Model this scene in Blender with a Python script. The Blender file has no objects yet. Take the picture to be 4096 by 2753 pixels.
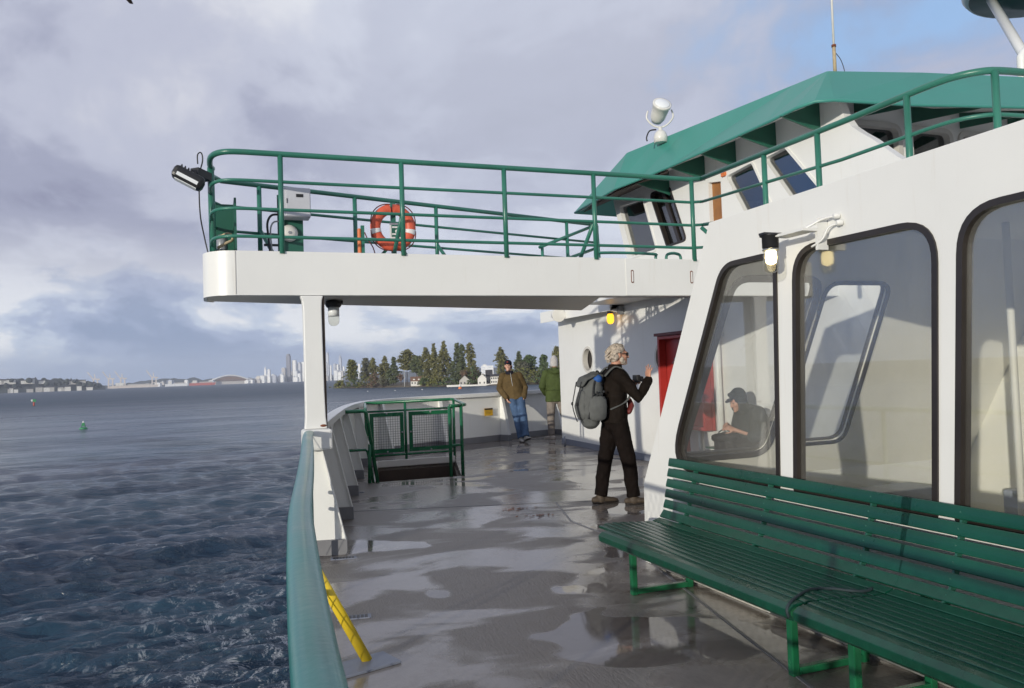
import bpy, bmesh, math, random
import numpy as np
from mathutils import Vector, Matrix, Euler
from mathutils.geometry import tessellate_polygon
R = math.radians
PI = math.pi
scene = bpy.context.scene
COL = scene.collection

# ------------------------------------------------------------------ camera
cam_d = bpy.data.cameras.new('camera')
cam = bpy.data.objects.new('camera', cam_d)
COL.objects.link(cam)
cam.matrix_world = Matrix(((0.936282, 0.020074, -0.350675, 0.0),
                           (-0.349506, -0.046112, -0.935799, 0.0),
                           (-0.034956, 0.998735, -0.036157, 1.5),
                           (0, 0, 0, 1)))
cam_d.sensor_width = 36.0
cam_d.lens = 27.99
cam_d.clip_start = 0.05
cam_d.clip_end = 40000
scene.camera = cam

# ------------------------------------------------------------------ world, sun, exposure
SUN_EL, SUN_AZ = 7.3, 39.0          # light travels towards +X, turned AZ towards +Y
w = bpy.data.worlds.new('World')
scene.world = w
w.use_nodes = True
nt = w.node_tree
for n in list(nt.nodes):
    nt.nodes.remove(n)


def N(tree, kind, **kw):
    n = tree.nodes.new(kind)
    for k, v in kw.items():
        if k.startswith('i_'):
            key = k[2:]
            key = int(key) if key.isdigit() else key.replace('_', ' ')
            n.inputs[key].default_value = v
        else:
            setattr(n, k, v)
    return n


def math_node(tree, op, a, b=None, clamp=False):
    n = tree.nodes.new('ShaderNodeMath')
    n.operation = op
    n.use_clamp = clamp
    for i, v in enumerate((a, b)):
        if v is None:
            continue
        if isinstance(v, (int, float)):
            n.inputs[i].default_value = v
        else:
            tree.links.new(v, n.inputs[i])
    return n.outputs[0]


def ramp(tree, fac, stops, interp='LINEAR'):
    n = tree.nodes.new('ShaderNodeValToRGB')
    n.color_ramp.interpolation = interp
    el = n.color_ramp.elements
    while len(el) < len(stops):
        el.new(0.5)
    for e, (p, c) in zip(el, stops):
        e.position = p
        e.color = (c[0], c[1], c[2], 1) if len(c) == 3 else c
    tree.links.new(fac, n.inputs[0])
    return n.outputs[0]


def mixc(tree, fac, a, b, blend='MIX'):
    n = tree.nodes.new('ShaderNodeMix')
    n.data_type = 'RGBA'
    n.blend_type = blend
    for sock, v in ((n.inputs[0], fac), (n.inputs[6], a), (n.inputs[7], b)):
        if isinstance(v, (int, float)):
            sock.default_value = v
        elif isinstance(v, tuple):
            sock.default_value = (v[0], v[1], v[2], 1)
        else:
            tree.links.new(v, sock)
    return n.outputs[2]


def smooth(tree, v, a, b):
    n = tree.nodes.new('ShaderNodeMapRange')
    n.interpolation_type = 'SMOOTHSTEP'
    n.inputs[1].default_value = a
    n.inputs[2].default_value = b
    tree.links.new(v, n.inputs[0])
    return n.outputs[0]


tc = N(nt, 'ShaderNodeTexCoord')
dirv = tc.outputs['Generated']
sep = N(nt, 'ShaderNodeSeparateXYZ')
nt.links.new(dirv, sep.inputs[0])
dz = sep.outputs[2]
zc = math_node(nt, 'ADD', math_node(nt, 'MAXIMUM', dz, 0.0), 0.30)
pl = N(nt, 'ShaderNodeCombineXYZ')
nt.links.new(math_node(nt, 'DIVIDE', sep.outputs[0], zc), pl.inputs[0])
nt.links.new(math_node(nt, 'DIVIDE', sep.outputs[1], zc), pl.inputs[1])


def wnoise(vec, scale, detail, rough, dist=0.0, off=(0, 0, 0), sc=(1, 1, 1), rot=0.0):
    m = N(nt, 'ShaderNodeMapping')
    m.inputs[1].default_value = off
    m.inputs[2].default_value = (0, 0, rot)
    m.inputs[3].default_value = sc
    nt.links.new(vec, m.inputs[0])
    n = N(nt, 'ShaderNodeTexNoise')
    n.inputs['Scale'].default_value = scale
    n.inputs['Detail'].default_value = detail
    n.inputs['Roughness'].default_value = rough
    n.inputs['Distortion'].default_value = dist
    nt.links.new(m.outputs[0], n.inputs['Vector'])
    return n.outputs[0]


def wdot(d):
    n = N(nt, 'ShaderNodeVectorMath', operation='DOT_PRODUCT')
    nt.links.new(dirv, n.inputs[0])
    v = Vector(d).normalized()
    n.inputs[1].default_value = v
    return n.outputs['Value']


n_big = wnoise(pl.outputs[0], 0.75, 7, 0.55, 0.5, (3.3, 1.2, 0), (1.0, 0.8, 1), 0.35)
n_det = wnoise(pl.outputs[0], 2.2, 7, 0.6, 0.35, (7.3, 4.1, 0), (1.0, 0.75, 1), 0.35)
n_low = wnoise(dirv, 5.0, 7, 0.58, 0.2, (2.15, 0.4, 0.0), (1, 1, 2.4))
# clear gaps: upper right of the view and small ones on the far left
gap_r = smooth(nt, wdot((0.715, 0.62, 0.36)), 0.9, 0.992)
gap_l1 = smooth(nt, wdot((-0.205, 0.934, 0.298)), 0.9965, 0.9999)
gap_l2 = smooth(nt, wdot((-0.212, 0.963, 0.168)), 0.9975, 0.9999)
bank = math_node(nt, 'MULTIPLY', smooth(nt, wdot((-0.76, 0.64, 0.115)), 0.955, 0.993), 0.92)
gap = math_node(nt, 'MAXIMUM', gap_r, math_node(nt, 'MULTIPLY', math_node(nt, 'MAXIMUM', gap_l1, gap_l2), 0.75))
cov = math_node(nt, 'ADD', math_node(nt, 'MULTIPLY', n_big, 0.55), math_node(nt, 'MULTIPLY', n_det, 0.45))
cov = math_node(nt, 'SUBTRACT', math_node(nt, 'ADD', cov, 0.20), math_node(nt, 'MULTIPLY', gap, 0.27))
cover = math_node(nt, 'ADD', math_node(nt, 'MULTIPLY', smooth(nt, cov, 0.335, 0.445), 0.88), 0.12)
# cloud tones
shade = math_node(nt, 'ADD', math_node(nt, 'MULTIPLY', n_big, 0.6), math_node(nt, 'MULTIPLY', n_det, 0.4))
ccol = ramp(nt, shade, [(0.34, (0.30, 0.325, 0.46)), (0.43, (0.40, 0.43, 0.585)), (0.49, (0.53, 0.57, 0.73)), (0.55, (0.74, 0.79, 0.93)), (0.63, (1.02, 1.05, 1.10))], 'EASE')
# low on the horizon: grey-blue rain bank with bright cumulus tops above it
lowband = math_node(nt, 'SUBTRACT', 1.0, smooth(nt, dz, 0.05, 0.20))
lowcol = ramp(nt, math_node(nt, 'ADD', n_low, math_node(nt, 'MULTIPLY', math_node(nt, 'SUBTRACT', dz, 0.06), 0.9)),
              [(0.38, (0.34, 0.43, 0.63)), (0.46, (0.47, 0.56, 0.77)), (0.515, (0.68, 0.77, 0.93)), (0.58, (1.0, 1.03, 1.08))], 'EASE')
dark_l = smooth(nt, wdot((-0.10, 0.955, 0.27)), 0.93, 0.995)
ccol = mixc(nt, math_node(nt, 'MULTIPLY', dark_l, 0.55), ccol, mixc(nt, 1.0, ccol, (0.66, 0.64, 0.70), 'MULTIPLY'))
lite_c = smooth(nt, wdot((0.33, 0.80, 0.44)), 0.93, 0.995)
ccol = mixc(nt, math_node(nt, 'MULTIPLY', lite_c, 0.45), ccol, (0.80, 0.84, 0.95))
ccol = mixc(nt, lowband, ccol, lowcol)
hz = math_node(nt, 'SUBTRACT', 1.0, smooth(nt, dz, 0.012, 0.055))
ccol = mixc(nt, math_node(nt, 'MULTIPLY', hz, 0.85), ccol, (0.42, 0.52, 0.73))
ccol = mixc(nt, bank, ccol, (0.30, 0.56, 1.15))   # bright blue sky out of view to port, put in for the window reflections
# brighter cloud on the side the low sun lights (behind the viewer to the left)
below = math_node(nt, 'SUBTRACT', 1.0, smooth(nt, dz, -0.02, 0.0))
sky = N(nt, 'ShaderNodeTexSky', sky_type='NISHITA')
sky.sun_disc = False
sky.sun_elevation = R(SUN_EL)
sky.sun_rotation = R(231.0)
sky.altitude = 10
sky.air_density = 1.0
sky.dust_density = 0.6
sky.ozone_density = 2.0
bg1 = N(nt, 'ShaderNodeBackground')
bg1.inputs[1].default_value = 0.15
nt.links.new(mixc(nt, 0.6, sky.outputs[0], (2.5, 3.9, 6.3)), bg1.inputs[0])
bg2 = N(nt, 'ShaderNodeBackground')
bg2.inputs[1].default_value = 0.78
nt.links.new(ccol, bg2.inputs[0])
bg3 = N(nt, 'ShaderNodeBackground')
bg3.inputs[0].default_value = (0.10, 0.13, 0.19, 1)
mx = N(nt, 'ShaderNodeMixShader')
nt.links.new(cover, mx.inputs[0])
nt.links.new(bg1.outputs[0], mx.inputs[1])
nt.links.new(bg2.outputs[0], mx.inputs[2])
mx2 = N(nt, 'ShaderNodeMixShader')
nt.links.new(below, mx2.inputs[0])
nt.links.new(mx.outputs[0], mx2.inputs[1])
nt.links.new(bg3.outputs[0], mx2.inputs[2])
wo = N(nt, 'ShaderNodeOutputWorld')
nt.links.new(mx2.outputs[0], wo.inputs[0])

sd = bpy.data.lights.new('sun', 'SUN')
sd.energy = 3.2
sd.angle = R(0.6)
sd.color = (1.0, 0.94, 0.82)
sun = bpy.data.objects.new('sun', sd)
COL.objects.link(sun)
trav = Vector((math.cos(R(SUN_EL)) * math.cos(R(SUN_AZ)), math.cos(R(SUN_EL)) * math.sin(R(SUN_AZ)), -math.sin(R(SUN_EL))))
sun.rotation_euler = trav.to_track_quat('-Z', 'Y').to_euler()
sun.location = (-20, -5, 12)
scene.view_settings.view_transform = 'Standard'
scene.view_settings.look = 'None'
scene.view_settings.exposure = 0.15
scene.view_settings.gamma = 1.0
scene.render.engine = 'CYCLES'
scene.cycles.use_denoising = True
scene.cycles.max_bounces = 10
scene.cycles.transparent_max_bounces = 24
scene.cycles.volume_bounces = 0
scene.cycles.sample_clamp_indirect = 6.0

# ------------------------------------------------------------------ materials
MATS = {}


def new_mat(name):
    m = bpy.data.materials.new(name)
    m.use_nodes = True
    t = m.node_tree
    b = t.nodes['Principled BSDF']
    return m, t, b


def tnoise(t, scale, detail=4, rough=0.55, sc=(1, 1, 1), coord='pos', dist=0.0):
    if coord == 'pos':
        src = N(t, 'ShaderNodeNewGeometry').outputs['Position']
    else:
        src = N(t, 'ShaderNodeTexCoord').outputs['Object']
    mp = N(t, 'ShaderNodeMapping')
    mp.inputs[3].default_value = sc
    t.links.new(src, mp.inputs[0])
    n = N(t, 'ShaderNodeTexNoise')
    n.inputs['Scale'].default_value = scale
    n.inputs['Detail'].default_value = detail
    n.inputs['Roughness'].default_value = rough
    n.inputs['Distortion'].default_value = dist
    t.links.new(mp.outputs[0], n.inputs['Vector'])
    return n.outputs[0]


def paint(name, col, rough=0.4, var=0.10, scale=2.0, bump=0.0, bscale=60.0, metal=0.0, spec=0.5, sc=(1, 1, 1), rvar=0.12, dirt=None, coat=0.0):
    """painted / plain surface: slow tone variation, uneven gloss, fine bump, optional run-off stains"""
    m, t, b = new_mat(name)
    n = tnoise(t, scale, 5, 0.6, sc)
    lo = tuple(c * (1 - var) for c in col)
    hi = tuple(min(1, c * (1 + var)) for c in col)
    c = ramp(t, n, [(0.3, lo), (0.7, hi)])
    if dirt:
        d = tnoise(t, 3.0, 6, 0.65, (5.0, 5.0, 0.45))
        c = mixc(t, math_node(t, 'MULTIPLY', smooth(t, d, 0.56, 0.80), dirt[1]), c, dirt[0])
        if name.startswith('white'):
            sp_ = tnoise(t, 7.0, 5, 0.7, (1, 1, 0.6))
            c = mixc(t, math_node(t, 'MULTIPLY', smooth(t, sp_, 0.72, 0.80), 0.55), c, (0.33, 0.17, 0.08))
    t.links.new(c, b.inputs['Base Color'])
    rr = N(t, 'ShaderNodeMapRange')
    t.links.new(n, rr.inputs[0])
    rr.inputs[3].default_value = max(0.02, rough - rvar)
    rr.inputs[4].default_value = rough + rvar
    t.links.new(rr.outputs[0], b.inputs['Roughness'])
    b.inputs['Metallic'].default_value = metal
    b.inputs['Specular IOR Level'].default_value = spec
    b.inputs['Coat Weight'].default_value = coat
    b.inputs['Coat Roughness'].default_value = 0.12
    if bump > 0:
        bn = N(t, 'ShaderNodeBump')
        bn.inputs['Strength'].default_value = bump
        bn.inputs['Distance'].default_value = 0.01
        t.links.new(tnoise(t, bscale, 3, 0.5), bn.inputs['Height'])
        t.links.new(bn.outputs[0], b.inputs['Normal'])
    MATS[name] = m
    return m


paint('white_paint', (0.77, 0.77, 0.735), 0.38, 0.035, 0.9, 0.30, 2.4, dirt=((0.52, 0.44, 0.33), 0.24))
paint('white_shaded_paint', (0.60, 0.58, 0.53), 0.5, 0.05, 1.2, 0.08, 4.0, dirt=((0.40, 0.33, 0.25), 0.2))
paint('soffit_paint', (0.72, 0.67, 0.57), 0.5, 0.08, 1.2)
paint('green_paint', (0.032, 0.165, 0.115), 0.34, 0.16, 3.0, 0.06, 40, dirt=((0.10, 0.13, 0.09), 0.35))
paint('bright_green_paint', (0.010, 0.125, 0.052), 0.26, 0.18, 3.0, 0.05, 40)
paint('dark_green_paint', (0.018, 0.105, 0.07), 0.4, 0.12, 2.0)
paint('teal_paint', (0.052, 0.255, 0.208), 0.42, 0.06, 1.2, 0.04, 6, dirt=((0.07, 0.20, 0.165), 0.3))
paint('cap_paint', (0.035, 0.195, 0.175), 0.34, 0.14, 2.2, 0.10, 50, spec=0.4, coat=0.2, dirt=((0.22, 0.33, 0.31), 0.35))
paint('bench_paint', (0.003, 0.058, 0.032), 0.30, 0.25, 2.6, 0.12, 70, spec=0.4, coat=0.15, dirt=((0.012, 0.075, 0.05), 0.45))
paint('base_grey', (0.19, 0.19, 0.20), 0.5, 0.1, 3.0)
paint('deck_pale', (0.50, 0.50, 0.49), 0.5, 0.06, 2.0)
paint('base_bluegrey', (0.20, 0.22, 0.27), 0.45, 0.1, 3.0)
paint('rubber', (0.024, 0.019, 0.016), 0.42, 0.2, 4.0)
paint('black_metal', (0.018, 0.018, 0.02), 0.42, 0.2, 8.0)
paint('grey_metal', (0.33, 0.34, 0.35), 0.35, 0.1, 6.0, metal=0.4)
paint('box_grey', (0.52, 0.53, 0.56), 0.42, 0.05, 4.0)
paint('red_paint', (0.40, 0.035, 0.028), 0.36, 0.12, 3.0)
paint('dark_red', (0.13, 0.02, 0.018), 0.5, 0.1, 3.0)
paint('ring_orange', (0.62, 0.105, 0.05), 0.5, 0.12, 6.0)
paint('orange_paint', (0.70, 0.19, 0.06), 0.5, 0.1, 6.0)
paint('reflective', (0.70, 0.70, 0.68), 0.35, 0.04, 8.0)
paint('yellow_paint', (0.78, 0.56, 0.03), 0.33, 0.1, 8.0, dirt=((0.40, 0.30, 0.05), 0.45))
paint('sign_yellow', (0.62, 0.36, 0.02), 0.45, 0.05, 8.0)
paint('brown_wood', (0.30, 0.125, 0.03), 0.45, 0.18, 6.0)
paint('hatch_brown', (0.060, 0.040, 0.028), 0.6, 0.25, 4.0)
paint('interior_white', (0.87, 0.85, 0.75), 0.5, 0.04, 1.5)
paint('interior_floor', (0.22, 0.21, 0.19), 0.4, 0.1, 3.0)
paint('interior_bench', (0.30, 0.33, 0.40), 0.5, 0.1, 5.0)
paint('rope_dark', (0.02, 0.035, 0.04), 0.7, 0.2, 30)
paint('rope_tan', (0.45, 0.36, 0.22), 0.8, 0.2, 30)
paint('net_green', (0.02, 0.16, 0.09), 0.6, 0.2, 30)
paint('rust', (0.16, 0.045, 0.018), 0.8, 0.35, 40)
paint('chrome_white', (0.70, 0.69, 0.64), 0.3, 0.06, 5.0)
paint('lens_glass', (0.82, 0.84, 0.84), 0.12, 0.03, 5.0)
paint('skin', (0.52, 0.27, 0.185), 0.5, 0.1, 14.0)
paint('skin_light', (0.60, 0.34, 0.25), 0.5, 0.1, 14.0)
paint('hair_grey', (0.50, 0.43, 0.36), 0.6, 0.45, 40.0, 0.9, 110.0)
paint('hair_brown', (0.09, 0.05, 0.03), 0.6, 0.3, 60.0, 0.6, 80.0)
paint('cloth_black', (0.012, 0.0085, 0.0065), 0.8, 0.3, 9.0, 0.9, 14.0, spec=0.12)
paint('cloth_trouser', (0.009, 0.006, 0.005), 0.85, 0.3, 9.0, 0.7, 12.0, spec=0.12)
paint('cloth_pack', (0.115, 0.12, 0.118), 0.75, 0.16, 8.0, 0.5, 22.0, spec=0.12)
paint('cloth_pack_dark', (0.04, 0.042, 0.045), 0.7, 0.2, 9.0, 0.3, 25.0, spec=0.12)
paint('cloth_brown', (0.105, 0.072, 0.032), 0.8, 0.25, 9.0, 0.9, 12.0, spec=0.12)
paint('cloth_jeans', (0.062, 0.105, 0.185), 0.8, 0.4, 6.0, 0.6, 14.0, spec=0.12)
paint('cloth_olive', (0.062, 0.084, 0.028), 0.75, 0.22, 8.0, 0.9, 12.0, spec=0.12)
paint('cloth_greytrouser', (0.23, 0.20, 0.175), 0.8, 0.2, 9.0, 0.7, 14.0, spec=0.12)
paint('cloth_knit', (0.46, 0.44, 0.42), 0.9, 0.15, 30.0, 0.8, 60.0, spec=0.12)
paint('cloth_hoodie', (0.026, 0.034, 0.037), 0.9, 0.2, 12.0, 0.7, 14.0, spec=0.12)
paint('cloth_navy', (0.018, 0.018, 0.028), 0.8, 0.2, 12.0, spec=0.12)
paint('shoe_brown', (0.075, 0.055, 0.038), 0.7, 0.2, 20.0)
paint('shoe_grey', (0.34, 0.33, 0.31), 0.6, 0.15, 20.0)
paint('shoe_pale', (0.50, 0.44, 0.38), 0.6, 0.1, 20.0)
paint('blue_cloth', (0.02, 0.10, 0.36), 0.7, 0.2, 10.0)
paint('orange_cloth', (0.30, 0.035, 0.015), 0.7, 0.2, 10.0)
paint('bark', (0.085, 0.062, 0.045), 0.9, 0.3, 2.0)
paint('fir_dark', (0.105, 0.125, 0.055), 0.8, 0.45, 0.25)
paint('fir_mid', (0.175, 0.170, 0.062), 0.8, 0.45, 0.25)
paint('leaf_olive', (0.165, 0.17, 0.045), 0.8, 0.45, 0.3)
paint('leaf_green', (0.085, 0.125, 0.045), 0.8, 0.4, 0.3)
paint('leaf_greygreen', (0.13, 0.13, 0.08), 0.8, 0.35, 0.3)
paint('twig_brown', (0.19, 0.125, 0.085), 0.9, 0.3, 0.4)
paint('shore', (0.13, 0.105, 0.07), 0.9, 0.35, 0.12)
paint('lawn', (0.12, 0.19, 0.05), 0.9, 0.3, 0.1)
paint('headland', (0.040, 0.048, 0.042), 0.9, 0.5, 0.012)
paint('house_white', (0.74, 0.72, 0.66), 0.7, 0.05, 0.2)
paint('house_grey', (0.48, 0.46, 0.42), 0.7, 0.05, 0.2)
paint('roof_dark', (0.055, 0.052, 0.055), 0.8, 0.2, 0.4)
paint('roof_brown', (0.19, 0.11, 0.07), 0.8, 0.2, 0.4)
paint('window_dark', (0.03, 0.035, 0.045), 0.15, 0.1, 1.0)
paint('buoy_green', (0.04, 0.25, 0.10), 0.5, 0.15, 2.0)
paint('crane_paint', (0.68, 0.60, 0.52), 0.6, 0.1, 0.05)
paint('ship_red', (0.46, 0.10, 0.07), 0.6, 0.1, 0.05)
paint('leaf_litter', (0.16, 0.055, 0.025), 0.6, 0.4, 30.0)


def emit_mat(name, col, strength, base=(0.8, 0.8, 0.8)):
    m, t, b = new_mat(name)
    b.inputs['Base Color'].default_value = (*base, 1)
    b.inputs['Emission Color'].default_value = (*col, 1)
    b.inputs['Emission Strength'].default_value = strength
    MATS[name] = m


emit_mat('lamp_warm', (1.0, 0.80, 0.42), 5.0)
emit_mat('lamp_amber', (1.0, 0.50, 0.03), 1.6, (0.7, 0.3, 0.02))


def glass_mat(name, tint=(1, 1, 1), rough=0.0, bump=0.0, base_refl=0.0, ior=1.5, film=0.0):
    m = bpy.data.materials.new(name)
    m.use_nodes = True
    t = m.node_tree
    for n in list(t.nodes):
        t.nodes.remove(n)
    tr = N(t, 'ShaderNodeBsdfTransparent')
    tr.inputs[0].default_value = (*tint, 1)
    gl = N(t, 'ShaderNodeBsdfGlossy')
    gl.inputs['Roughness'].default_value = rough
    gm = N(t, 'ShaderNodeNewGeometry')
    dt = N(t, 'ShaderNodeVectorMath', operation='DOT_PRODUCT')
    t.links.new(gm.outputs['Normal'], dt.inputs[0])
    t.links.new(gm.outputs['Incoming'], dt.inputs[1])
    c1 = math_node(t, 'SUBTRACT', 1.0, math_node(t, 'ABSOLUTE', dt.outputs['Value']))
    sch = math_node(t, 'POWER', c1, 5.0)
    f0 = ((ior - 1) / (ior + 1)) ** 2
    fac = math_node(t, 'ADD', math_node(t, 'MULTIPLY', sch, 1 - f0), f0 + base_refl, True)
    ms = N(t, 'ShaderNodeMixShader')
    t.links.new(fac, ms.inputs[0])
    t.links.new(tr.outputs[0], ms.inputs[1])
    t.links.new(gl.outputs[0], ms.inputs[2])
    if bump > 0:
        bn = N(t, 'ShaderNodeBump')
        bn.inputs['Strength'].default_value = bump
        bn.inputs['Distance'].default_value = 0.01
        t.links.new(tnoise(t, 2.0, 2), bn.inputs['Height'])
        t.links.new(bn.outputs[0], gl.inputs['Normal'])
    if film > 0:
        df = N(t, 'ShaderNodeBsdfDiffuse')
        df.inputs[0].default_value = (0.86, 0.84, 0.76, 1)
        fn = tnoise(t, 1.3, 6, 0.65, (1, 1, 0.35))
        ff = math_node(t, 'MULTIPLY', math_node(t, 'ADD', smooth(t, fn, 0.35, 0.75), 0.45), film)
        m2 = N(t, 'ShaderNodeMixShader')
        t.links.new(ff, m2.inputs[0])
        t.links.new(ms.outputs[0], m2.inputs[1])
        t.links.new(df.outputs[0], m2.inputs[2])
        ms = m2
    o = N(t, 'ShaderNodeOutputMaterial')
    t.links.new(ms.outputs[0], o.inputs[0])
    MATS[name] = m


glass_mat('glass', (0.99, 0.995, 0.99), 0.0, 0.02, 0.05, film=0.042)
glass_mat('glass_dark', (0.45, 0.47, 0.49), 0.02, 0.05, 0.14)
glass_mat('jar_glass', (0.93, 0.92, 0.86), 0.03, 0.0, 0.05)

# wet deck: grey non-slip paint, rippled, with standing water
m, t, b = new_mat('deck_paint')
geo = N(t, 'ShaderNodeNewGeometry')
n1 = tnoise(t, 1.15, 4, 0.5, (0.75, 1.25, 1), dist=0.6)
n2 = tnoise(t, 0.45, 3, 0.5)
fine = tnoise(t, 75, 3, 0.6)
stain = tnoise(t, 3.2, 6, 0.65)
wet = smooth(t, math_node(t, 'ADD', math_node(t, 'MULTIPLY', n1, 0.75), math_node(t, 'MULTIPLY', n2, 0.25)), 0.455, 0.53)
base = ramp(t, stain, [(0.25, (0.185, 0.164, 0.145)), (0.6, (0.265, 0.238, 0.212)), (0.85, (0.31, 0.28, 0.25))])
dsp = N(t, 'ShaderNodeSeparateXYZ')
t.links.new(geo.outputs['Position'], dsp.inputs[0])
inb = math_node(t, 'ADD', math_node(t, 'MULTIPLY', smooth(t, dsp.outputs[0], 1.6, 3.0), 0.6), 0.35)
base = mixc(t, math_node(t, 'MULTIPLY', smooth(t, tnoise(t, 3.2, 6, 0.72), 0.50, 0.66), inb), base, (0.085, 0.058, 0.036))
base = mixc(t, wet, mixc(t, 0.7, base, (0.120, 0.102, 0.088)), base)
t.links.new(base, b.inputs['Base Color'])
rr = N(t, 'ShaderNodeMapRange')
t.links.new(wet, rr.inputs[0])
rr.inputs[3].default_value = 0.46
rr.inputs[4].default_value = 0.15
puddle = smooth(t, tnoise(t, 0.8, 3, 0.45, (0.8, 1.0, 1), dist=0.4), 0.572, 0.59)
rgh = math_node(t, 'MULTIPLY', rr.outputs[0], math_node(t, 'SUBTRACT', 1.0, math_node(t, 'MULTIPLY', puddle, 0.86)))
t.links.new(rgh, b.inputs['Roughness'])
b.inputs['Specular IOR Level'].default_value = 0.70
bn = N(t, 'ShaderNodeBump')
bn.inputs['Distance'].default_value = 0.010
t.links.new(math_node(t, 'MULTIPLY', math_node(t, 'SUBTRACT', 1.0, puddle), math_node(t, 'SUBTRACT', 0.75, math_node(t, 'MULTIPLY', wet, 0.60))), bn.inputs['Strength'])
rip = tnoise(t, 24, 3, 0.6, (1.7, 0.5, 1), dist=1.0)
t.links.new(math_node(t, 'ADD', math_node(t, 'MULTIPLY', rip, 0.8), math_node(t, 'MULTIPLY', fine, 0.35)), bn.inputs['Height'])
t.links.new(bn.outputs[0], b.inputs['Normal'])
MATS['deck_paint'] = m

# sea water
m, t, b = new_mat('sea_water')
geo = N(t, 'ShaderNodeNewGeometry')
spx = N(t, 'ShaderNodeSeparateXYZ')
t.links.new(geo.outputs['Position'], spx.inputs[0])
b.inputs['IOR'].default_value = 1.333
b.inputs['Specular IOR Level'].default_value = 0.5
deep = ramp(t, tnoise(t, 0.02, 4, 0.6, (1, 2.5, 1)), [(0.3, (0.020, 0.036, 0.070)), (0.7, (0.020, 0.058, 0.088))])
# wake foam lacing astern of the hull, fading with distance from it
wx = math_node(t, 'SUBTRACT', spx.outputs[0], math_node(t, 'MULTIPLY', math_node(t, 'SUBTRACT', spx.outputs[1], 20.0), 0.06))
near = math_node(t, 'MULTIPLY', smooth(t, wx, -9.0, 2.0), math_node(t, 'SUBTRACT', 1.0, smooth(t, spx.outputs[1], 30.0, 60.0)))
lace = tnoise(t, 0.55, 8, 0.72, (1, 1, 1), dist=1.6)
ridg = math_node(t, 'ABSOLUTE', math_node(t, 'SUBTRACT', lace, 0.5))
foam = math_node(t, 'SUBTRACT', 1.0, smooth(t, ridg, 0.0, 0.04))
foam2 = smooth(t, tnoise(t, 1.6, 6, 0.7), 0.47, 0.60)
foam = math_node(t, 'MULTIPLY', math_node(t, 'MULTIPLY', foam, foam2), near, True)
foam = math_node(t, 'MULTIPLY', foam, 0.7)
cresty = math_node(t, 'MULTIPLY', smooth(t, spx.outputs[2], -8.22, -8.0), smooth(t, tnoise(t, 1.1, 6, 0.7), 0.57, 0.66))
cresty = math_node(t, 'MULTIPLY', cresty, math_node(t, 'SUBTRACT', 1.0, smooth(t, spx.outputs[1], 60.0, 120.0)))
foam = math_node(t, 'MAXIMUM', foam, math_node(t, 'MULTIPLY', cresty, 0.6))
t.links.new(mixc(t, foam, deep, (0.62, 0.64, 0.66)), b.inputs['Base Color'])
dist = N(t, 'ShaderNodeVectorMath', operation='LENGTH')
t.links.new(geo.outputs['Position'], dist.inputs[0])
farr = math_node(t, 'MULTIPLY', smooth(t, dist.outputs['Value'], 40.0, 700.0), 0.34)
t.links.new(math_node(t, 'ADD', math_node(t, 'MULTIPLY', foam, 0.6), math_node(t, 'ADD', farr, 0.12)), b.inputs['Roughness'])
bn = N(t, 'ShaderNodeBump')
slick = smooth(t, tnoise(t, 0.045, 4, 0.55, (0.5, 1.7, 1), dist=0.6), 0.40, 0.60)
t.links.new(math_node(t, 'ADD', math_node(t, 'MULTIPLY', slick, 0.55), 0.45), bn.inputs['Strength'])
bn.inputs['Distance'].default_value = 0.48
h = math_node(t, 'MULTIPLY', tnoise(t, 1.7, 5, 0.66, (0.6, 1.5, 1), dist=0.5), 0.9)
for sc_, am_, xs_ in ((0.22, 2.0, 0.6), (0.055, 5.0, 0.45), (0.012, 16.0, 0.4)):
    h = math_node(t, 'ADD', h, math_node(t, 'MULTIPLY', tnoise(t, sc_, 4, 0.6, (xs_, 1.6, 1)), am_))
t.links.new(h, bn.inputs['Height'])
t.links.new(bn.outputs[0], b.inputs['Normal'])
MATS['sea_water'] = m


def facade_mat(name, col, win, sx, sz):
    """far building: walls with rows of darker panes"""
    m, t, b = new_mat(name)
    g = N(t, 'ShaderNodeNewGeometry')
    s = N(t, 'ShaderNodeSeparateXYZ')
    t.links.new(g.outputs['Position'], s.inputs[0])
    u = math_node(t, 'ADD', s.outputs[0], s.outputs[1])
    fu = math_node(t, 'FRACT', math_node(t, 'DIVIDE', u, sx))
    fz = math_node(t, 'FRACT', math_node(t, 'DIVIDE', s.outputs[2], sz))
    k = math_node(t, 'MULTIPLY', math_node(t, 'GREATER_THAN', fu, 0.45), math_node(t, 'GREATER_THAN', fz, 0.5))
    t.links.new(mixc(t, k, col, win), b.inputs['Base Color'])
    b.inputs['Roughness'].default_value = 0.6
    MATS[name] = m


facade_mat('tower_white', (0.80, 0.80, 0.78), (0.66, 0.68, 0.70), 14, 9)
facade_mat('tower_grey', (0.50, 0.52, 0.56), (0.32, 0.35, 0.42), 12, 9)
facade_mat('tower_dark', (0.22, 0.22, 0.25), (0.15, 0.16, 0.2), 12, 9)
facade_mat('tower_tan', (0.56, 0.52, 0.46), (0.28, 0.28, 0.30), 12, 9)

# ------------------------------------------------------------------ mesh helpers
def V(*a):
    return Vector(a[0]) if len(a) == 1 else Vector(a)


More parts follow.
